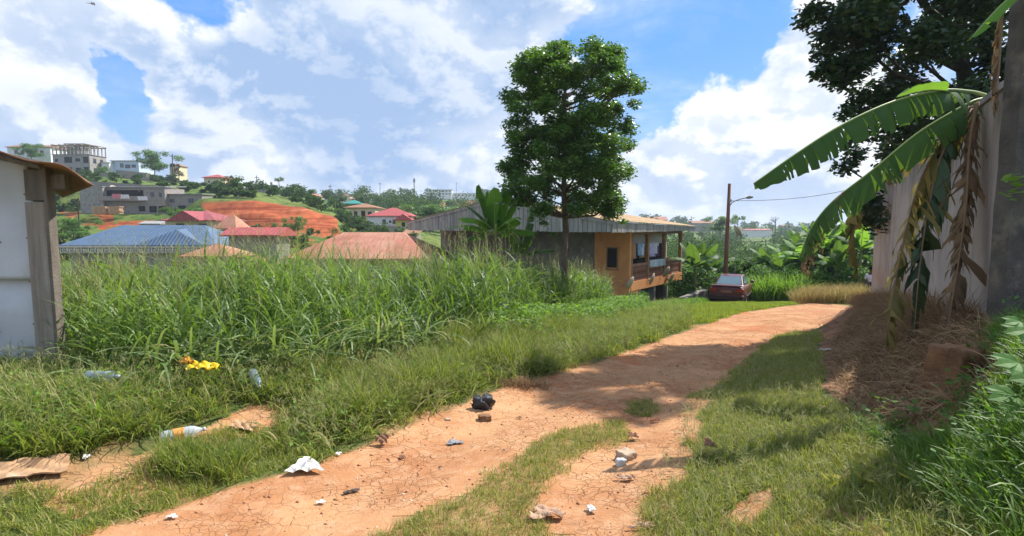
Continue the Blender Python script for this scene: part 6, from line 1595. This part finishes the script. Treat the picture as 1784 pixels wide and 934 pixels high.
crumpled('twig_scrap', 612, 860, .12, .03, .6, flat('dark_scrap', (.05, .045, .04)), 'thin dark scrap near the bottom of the track', 'scrap', .02, 23)
crumpled('litter_heap', 475, 596, .34, .30, .3, surf('red_rubble', (.42, .20, .14), (.30, .13, .09), .9, 9, bump=.3, c3=(.5, .34, .26), s3=5), 'reddish earth and rubbish heap showing through the tall grass', 'rubble', .28, 24, n=22)
# bottles
def bottle(px, py, L_, rzb, label, labelcol=None, tint=(.75, .82, .88), lift=.05, tilt=0., alpha=.38):
    c = onground(px, py, lift); e = empty('plastic_bottle', c, rzb); e.rotation_euler.y = tilt; tag(e, label, 'bottle')
    r_ = L_*.155; mt = Matrix.Rotation(R(90), 4, 'Y') @ Matrix.Translation((0, 0, -L_/2))
    prof = [(0, .01*L_), (r_*.7, 0), (r_, .04*L_), (r_*.96, .12*L_), (r_, .16*L_), (r_*.93, .22*L_), (r_, .28*L_), (r_*.93, .50*L_), (r_, .56*L_), (r_, .66*L_), (r_*.85, .76*L_), (r_*.5, .86*L_), (r_*.30, .91*L_), (r_*.30, .96*L_)]
    b = MB(); b.lathe(prof, 20, mt); b.build('bottle_body', glassy('bottle_plastic', tint, alpha, .12), e, True)
    b = MB(); b.lathe([(r_*.30, .945*L_), (r_*.36, .945*L_), (r_*.36, L_), (0, L_)], 14, mt); b.build('cap', flat('bottle_cap', (.6, .6, .62)), e, True)
    if labelcol:
        b = MB(); b.lathe([(r_*1.01, .27*L_), (r_*.97, .38*L_), (r_*1.01, .52*L_)], 20, mt); lb = b.build('label_wrap', surf('bottle_label', labelcol, (.75, .45, .10), .5, 12, c3=(.75, .70, .62), s3=14), e, True)
    return e
bottle(320, 765, .33, R(35), 'empty clear plastic bottle with orange label lying on bare soil', (.75, .20, .05), lift=.05, alpha=.45)
bottle(183, 694, .34, R(-5), 'crushed clear bluish bottle lying in the grass by the shack', None, (.36, .46, .60), .22, 0, .5)
bottle(447, 690, .30, R(-50), 'clear bluish bottle leaning in the grass above the wrappers', None, (.38, .50, .62), .18, R(20), .5)
# dark bag with brown piece, stones
o = rough_block('rubbish_bag', onground(843, 712, .05), .18, .15, .17, surf('dark_plastic', (.045, .05, .055), (.02, .02, .025), .3, 6, bump=.5), .8, .075, 5); tag(o, 'tied dark grey plastic rubbish bag at the edge of the track', 'bag')
o = rough_block('brick_fragment', onground(845, 733, .03), .14, .10, .07, MT['laterite'], .2, .015, 6); tag(o, 'broken reddish brick lump below the dark bag', 'brick')
MT['stone'] = surf('stone', (.48, .36, .25), (.36, .26, .18), .9, 7, bump=.5)
o = rough_block('stone', onground(1091, 800, .02), .15, .13, .11, MT['stone'], .5, .02, 7); tag(o, 'rounded tan stone on the soil between the ruts', 'stone')
o = rough_block('stone', onground(1082, 812, .02), .08, .06, .08, surf('white_stone', (.66, .66, .62), (.5, .5, .46), .9, 7, bump=.4), .2, .01, 8); tag(o, 'small white stone leaning on the tan stone', 'stone')
o = rough_block('stone', onground(780, 733, .005), .06, .05, .03, MT['stone'], .2, .008, 9); tag(o, 'small pale pebble left of the dark rubbish bag', 'stone')
o = crumpled('paper_scrap', 1438, 612, .16, .10, .2, paper, 'tiny white paper scrap in the shade below the wall', 'paper', .04, 31)
o = crumpled('paper_scrap', 1030, 893, .05, .08, .2, paper, 'tiny white scrap beside the large pale leaf', 'paper', .03, 32)
# broad grass-stem debris: pebbles, crumbs of soil, dry bits on the track
def gravel():
    n = 2600; ys = np.exp(rng.uniform(math.log(2.2), math.log(20), n)); x = xL(ys)+(xR(ys)-xL(ys))*np.where(rng.random(n) < .5, rng.beta(.6, .6, n), rng.random(n)); y = ys
    keep = ~polymask(x, y, MEDIAN, 0); x, y = x[keep], y[keep]; n = len(x)
    s = .006+.016*rng.random(n)**3.5; z = h(x, y)+s*.3
    base = np.array([(1, 0, 0), (0, 1, 0), (-1, 0, 0), (0, -1, 0), (0, 0, .8), (0, 0, -.6)], float)
    V = base[None]*(rng.uniform(.6, 1.3, (n, 6, 1)))*s[:, None, None]
    a = rng.uniform(0, 6.28, n); ca, sa = np.cos(a)[:, None], np.sin(a)[:, None]
    V = np.stack([V[:, :, 0]*ca-V[:, :, 1]*sa*.7, V[:, :, 0]*sa+V[:, :, 1]*ca*.7, V[:, :, 2]], -1)+np.stack([x, y, z], -1)[:, None]
    f = np.array([(0, 1, 4), (1, 2, 4), (2, 3, 4), (3, 0, 4), (1, 0, 5), (2, 1, 5), (3, 2, 5), (0, 3, 5)])
    F = (np.arange(n)*6)[:, None, None]+f[None]
    m, nt, out = newmat('gravel'); at = N(nt, 'ShaderNodeAttribute', attribute_name='rnd').outputs['Fac']
    col = MIX(nt, MR(nt, at, .86, .95), MIX(nt, at, (.44, .22, .11), (.27, .13, .07)), (.62, .52, .42))
    p_ = N(nt, 'ShaderNodeBsdfPrincipled', {'Base Color': col, 'Roughness': .95}); nt.links.new(p_.outputs[0], out.inputs[0])
    tag(npmesh('gravel', V.reshape(-1, 3), F.reshape(-1, 3), m, rnd=np.repeat(rng.random(n), 6)), 'loose pebbles and soil crumbs scattered over the track', 'gravel', kind='stuff')
gravel()
SCR = [(300, 905, 'w'), (245, 895, 'b'), (700, 800, 'b'), (590, 795, 'w'), (905, 730, 'b'), (560, 880, 'w'), (1180, 640, 'b'), (215, 835, 'g'), (150, 800, 'w'), (505, 735, 'g')]
for i_, (px, py, k_) in enumerate(SCR):
    crumpled('litter_scrap', px, py, .07, .05, i_*.7, {'w': paper, 'b': brownleaf, 'g': card}[k_], ['tiny white scrap near the bottom left of the track', 'tiny dead leaf at the lower left of the track', 'small dead leaf on the track right of the curled leaf', 'tiny white scrap at the track edge right of the crumpled paper', 'small dead leaf on the track right of the dark bag', 'tiny white scrap below the crumpled paper', 'small dead leaf in the tree shade on the track', 'small cardboard flake on the bare patch at left', 'tiny white scrap above the flattened carton', 'small cardboard flake right of the curled cardboard'][i_], 'litter', .02, 40+i_, shape='torn', n=8)
def littered_leaves():
    x, y = scatter(PP((1170, 934), (1200, 700), (1300, 640), (1430, 600), (1560, 740), (1600, 934)), 16)
    x2, y2 = scatter(DRYZ[0], 45); x = np.concatenate([x, x2]); y = np.concatenate([y, y2])
    C = np.stack([x, y, h(x, y)+.02], -1)
    V, F, r = leaf_quads(C, .075, None, 3., .5)
    tag(npmesh('leaf_litter', V, F, MT['bananadry'], rnd=r), 'small dead leaves strewn over the lawn and under the wall', 'leaf litter', kind='stuff')
littered_leaves()
# broad leaved weeds scattered in the grass
def weeds(poly, dens, label, mat, s, seedn, dz=.12, n_=9):
    x, y = scatter(poly, dens, .1, .1, seedn); n = len(x)
    X = np.repeat(x, n_)+rng.normal(0, .07, n*n_); Y = np.repeat(y, n_)+rng.normal(0, .07, n*n_)
    C = np.stack([X, Y, h(X, Y)+dz*rng.uniform(.4, 1.3, n*n_)], -1)
    V, F, r = leaf_quads(C, s, None, 1.6, .55)
    tag(npmesh('weeds', V, F, MT[mat], rnd=r), label, 'weeds', kind='stuff')
weeds(MIDP, 14, 'broad leaved weeds in the knee-high grass at left', 'leafbright', .048, 41, .30)
weeds(LUSH, 26, 'broad leaved weeds on the shaded bank at right', 'leafmid', .06, 42, .30)
weeds(VERGE, 9, 'broad leaved weeds in the verge', 'leafbright', .06, 43, .24)
weeds(PP((850, 600), (1110, 520), (1150, 525), (1100, 560), (950, 590), (870, 605)), 30, 'low leafy creepers between the verge and the tall grass', 'leafbright', .10, 44, .5, 12)
e0 = hit(1490, 850)
e = empty('weed', e0); tag(e, 'yellowish leafy weed seedling on the right lawn', 'plant')
C = np.array([(random.gauss(0, .09), random.gauss(0, .07), random.uniform(.05, .24)) for _ in range(34)]); V, F, r = leaf_quads(C, .08, None, 1., .5)
npmesh('foliage', V, F, leafmat('yellow_leaf', (.22, .20, .03), (.42, .36, .05), .35, .5, .3), e, rnd=r)
b = MB()
for _ in range(7): b.tube([(0, 0, -.02), (random.gauss(0, .07), random.gauss(0, .05), .2)], .004, 4)
b.build('stem', MT['rib'], e)
# dragonfly overhead
p = W(160, 7, 4.2); e = empty('dragonfly', p, .6); tag(e, 'small dark dragonfly in the sky at top left', 'dragonfly')
blk = flat('insect_body', (.05, .04, .04))
b = MB(); b.tube([(-.035, 0, 0), (-.01, 0, .003), (.012, 0, .003), (.02, 0, 0)], [.0012, .002, .004, .003], 6); b.build('body', blk, e, True)
b = MB()
for s_ in (1, -1):
    for (x_, sw) in ((.008, .012), (-.002, -.010)): b.box(x_+sw*.2, x_+sw*.2+.008, *(sorted((.002*s_, .034*s_))), .004, .0045)
b.build('wings', glassy('insect_wing', (.3, .3, .3), .6, .3), e)
# ------------------------------------------------------------------ the air
b = MB(); b.box(-3200, 3200, -3200, 3200, -25, 48)
m, nt, out = newmat('haze_air')
v = N(nt, 'ShaderNodeVolumePrincipled', {'Color': (.72, .82, .95, 1), 'Density': .0004, 'Anisotropy': .1})
nt.links.new(v.outputs[0], out.inputs['Volume'])
tag(b.build('haze', m), 'faint bluish haze over the far slopes', 'haze', kind='stuff')
S.cycles.volume_step_rate = 10
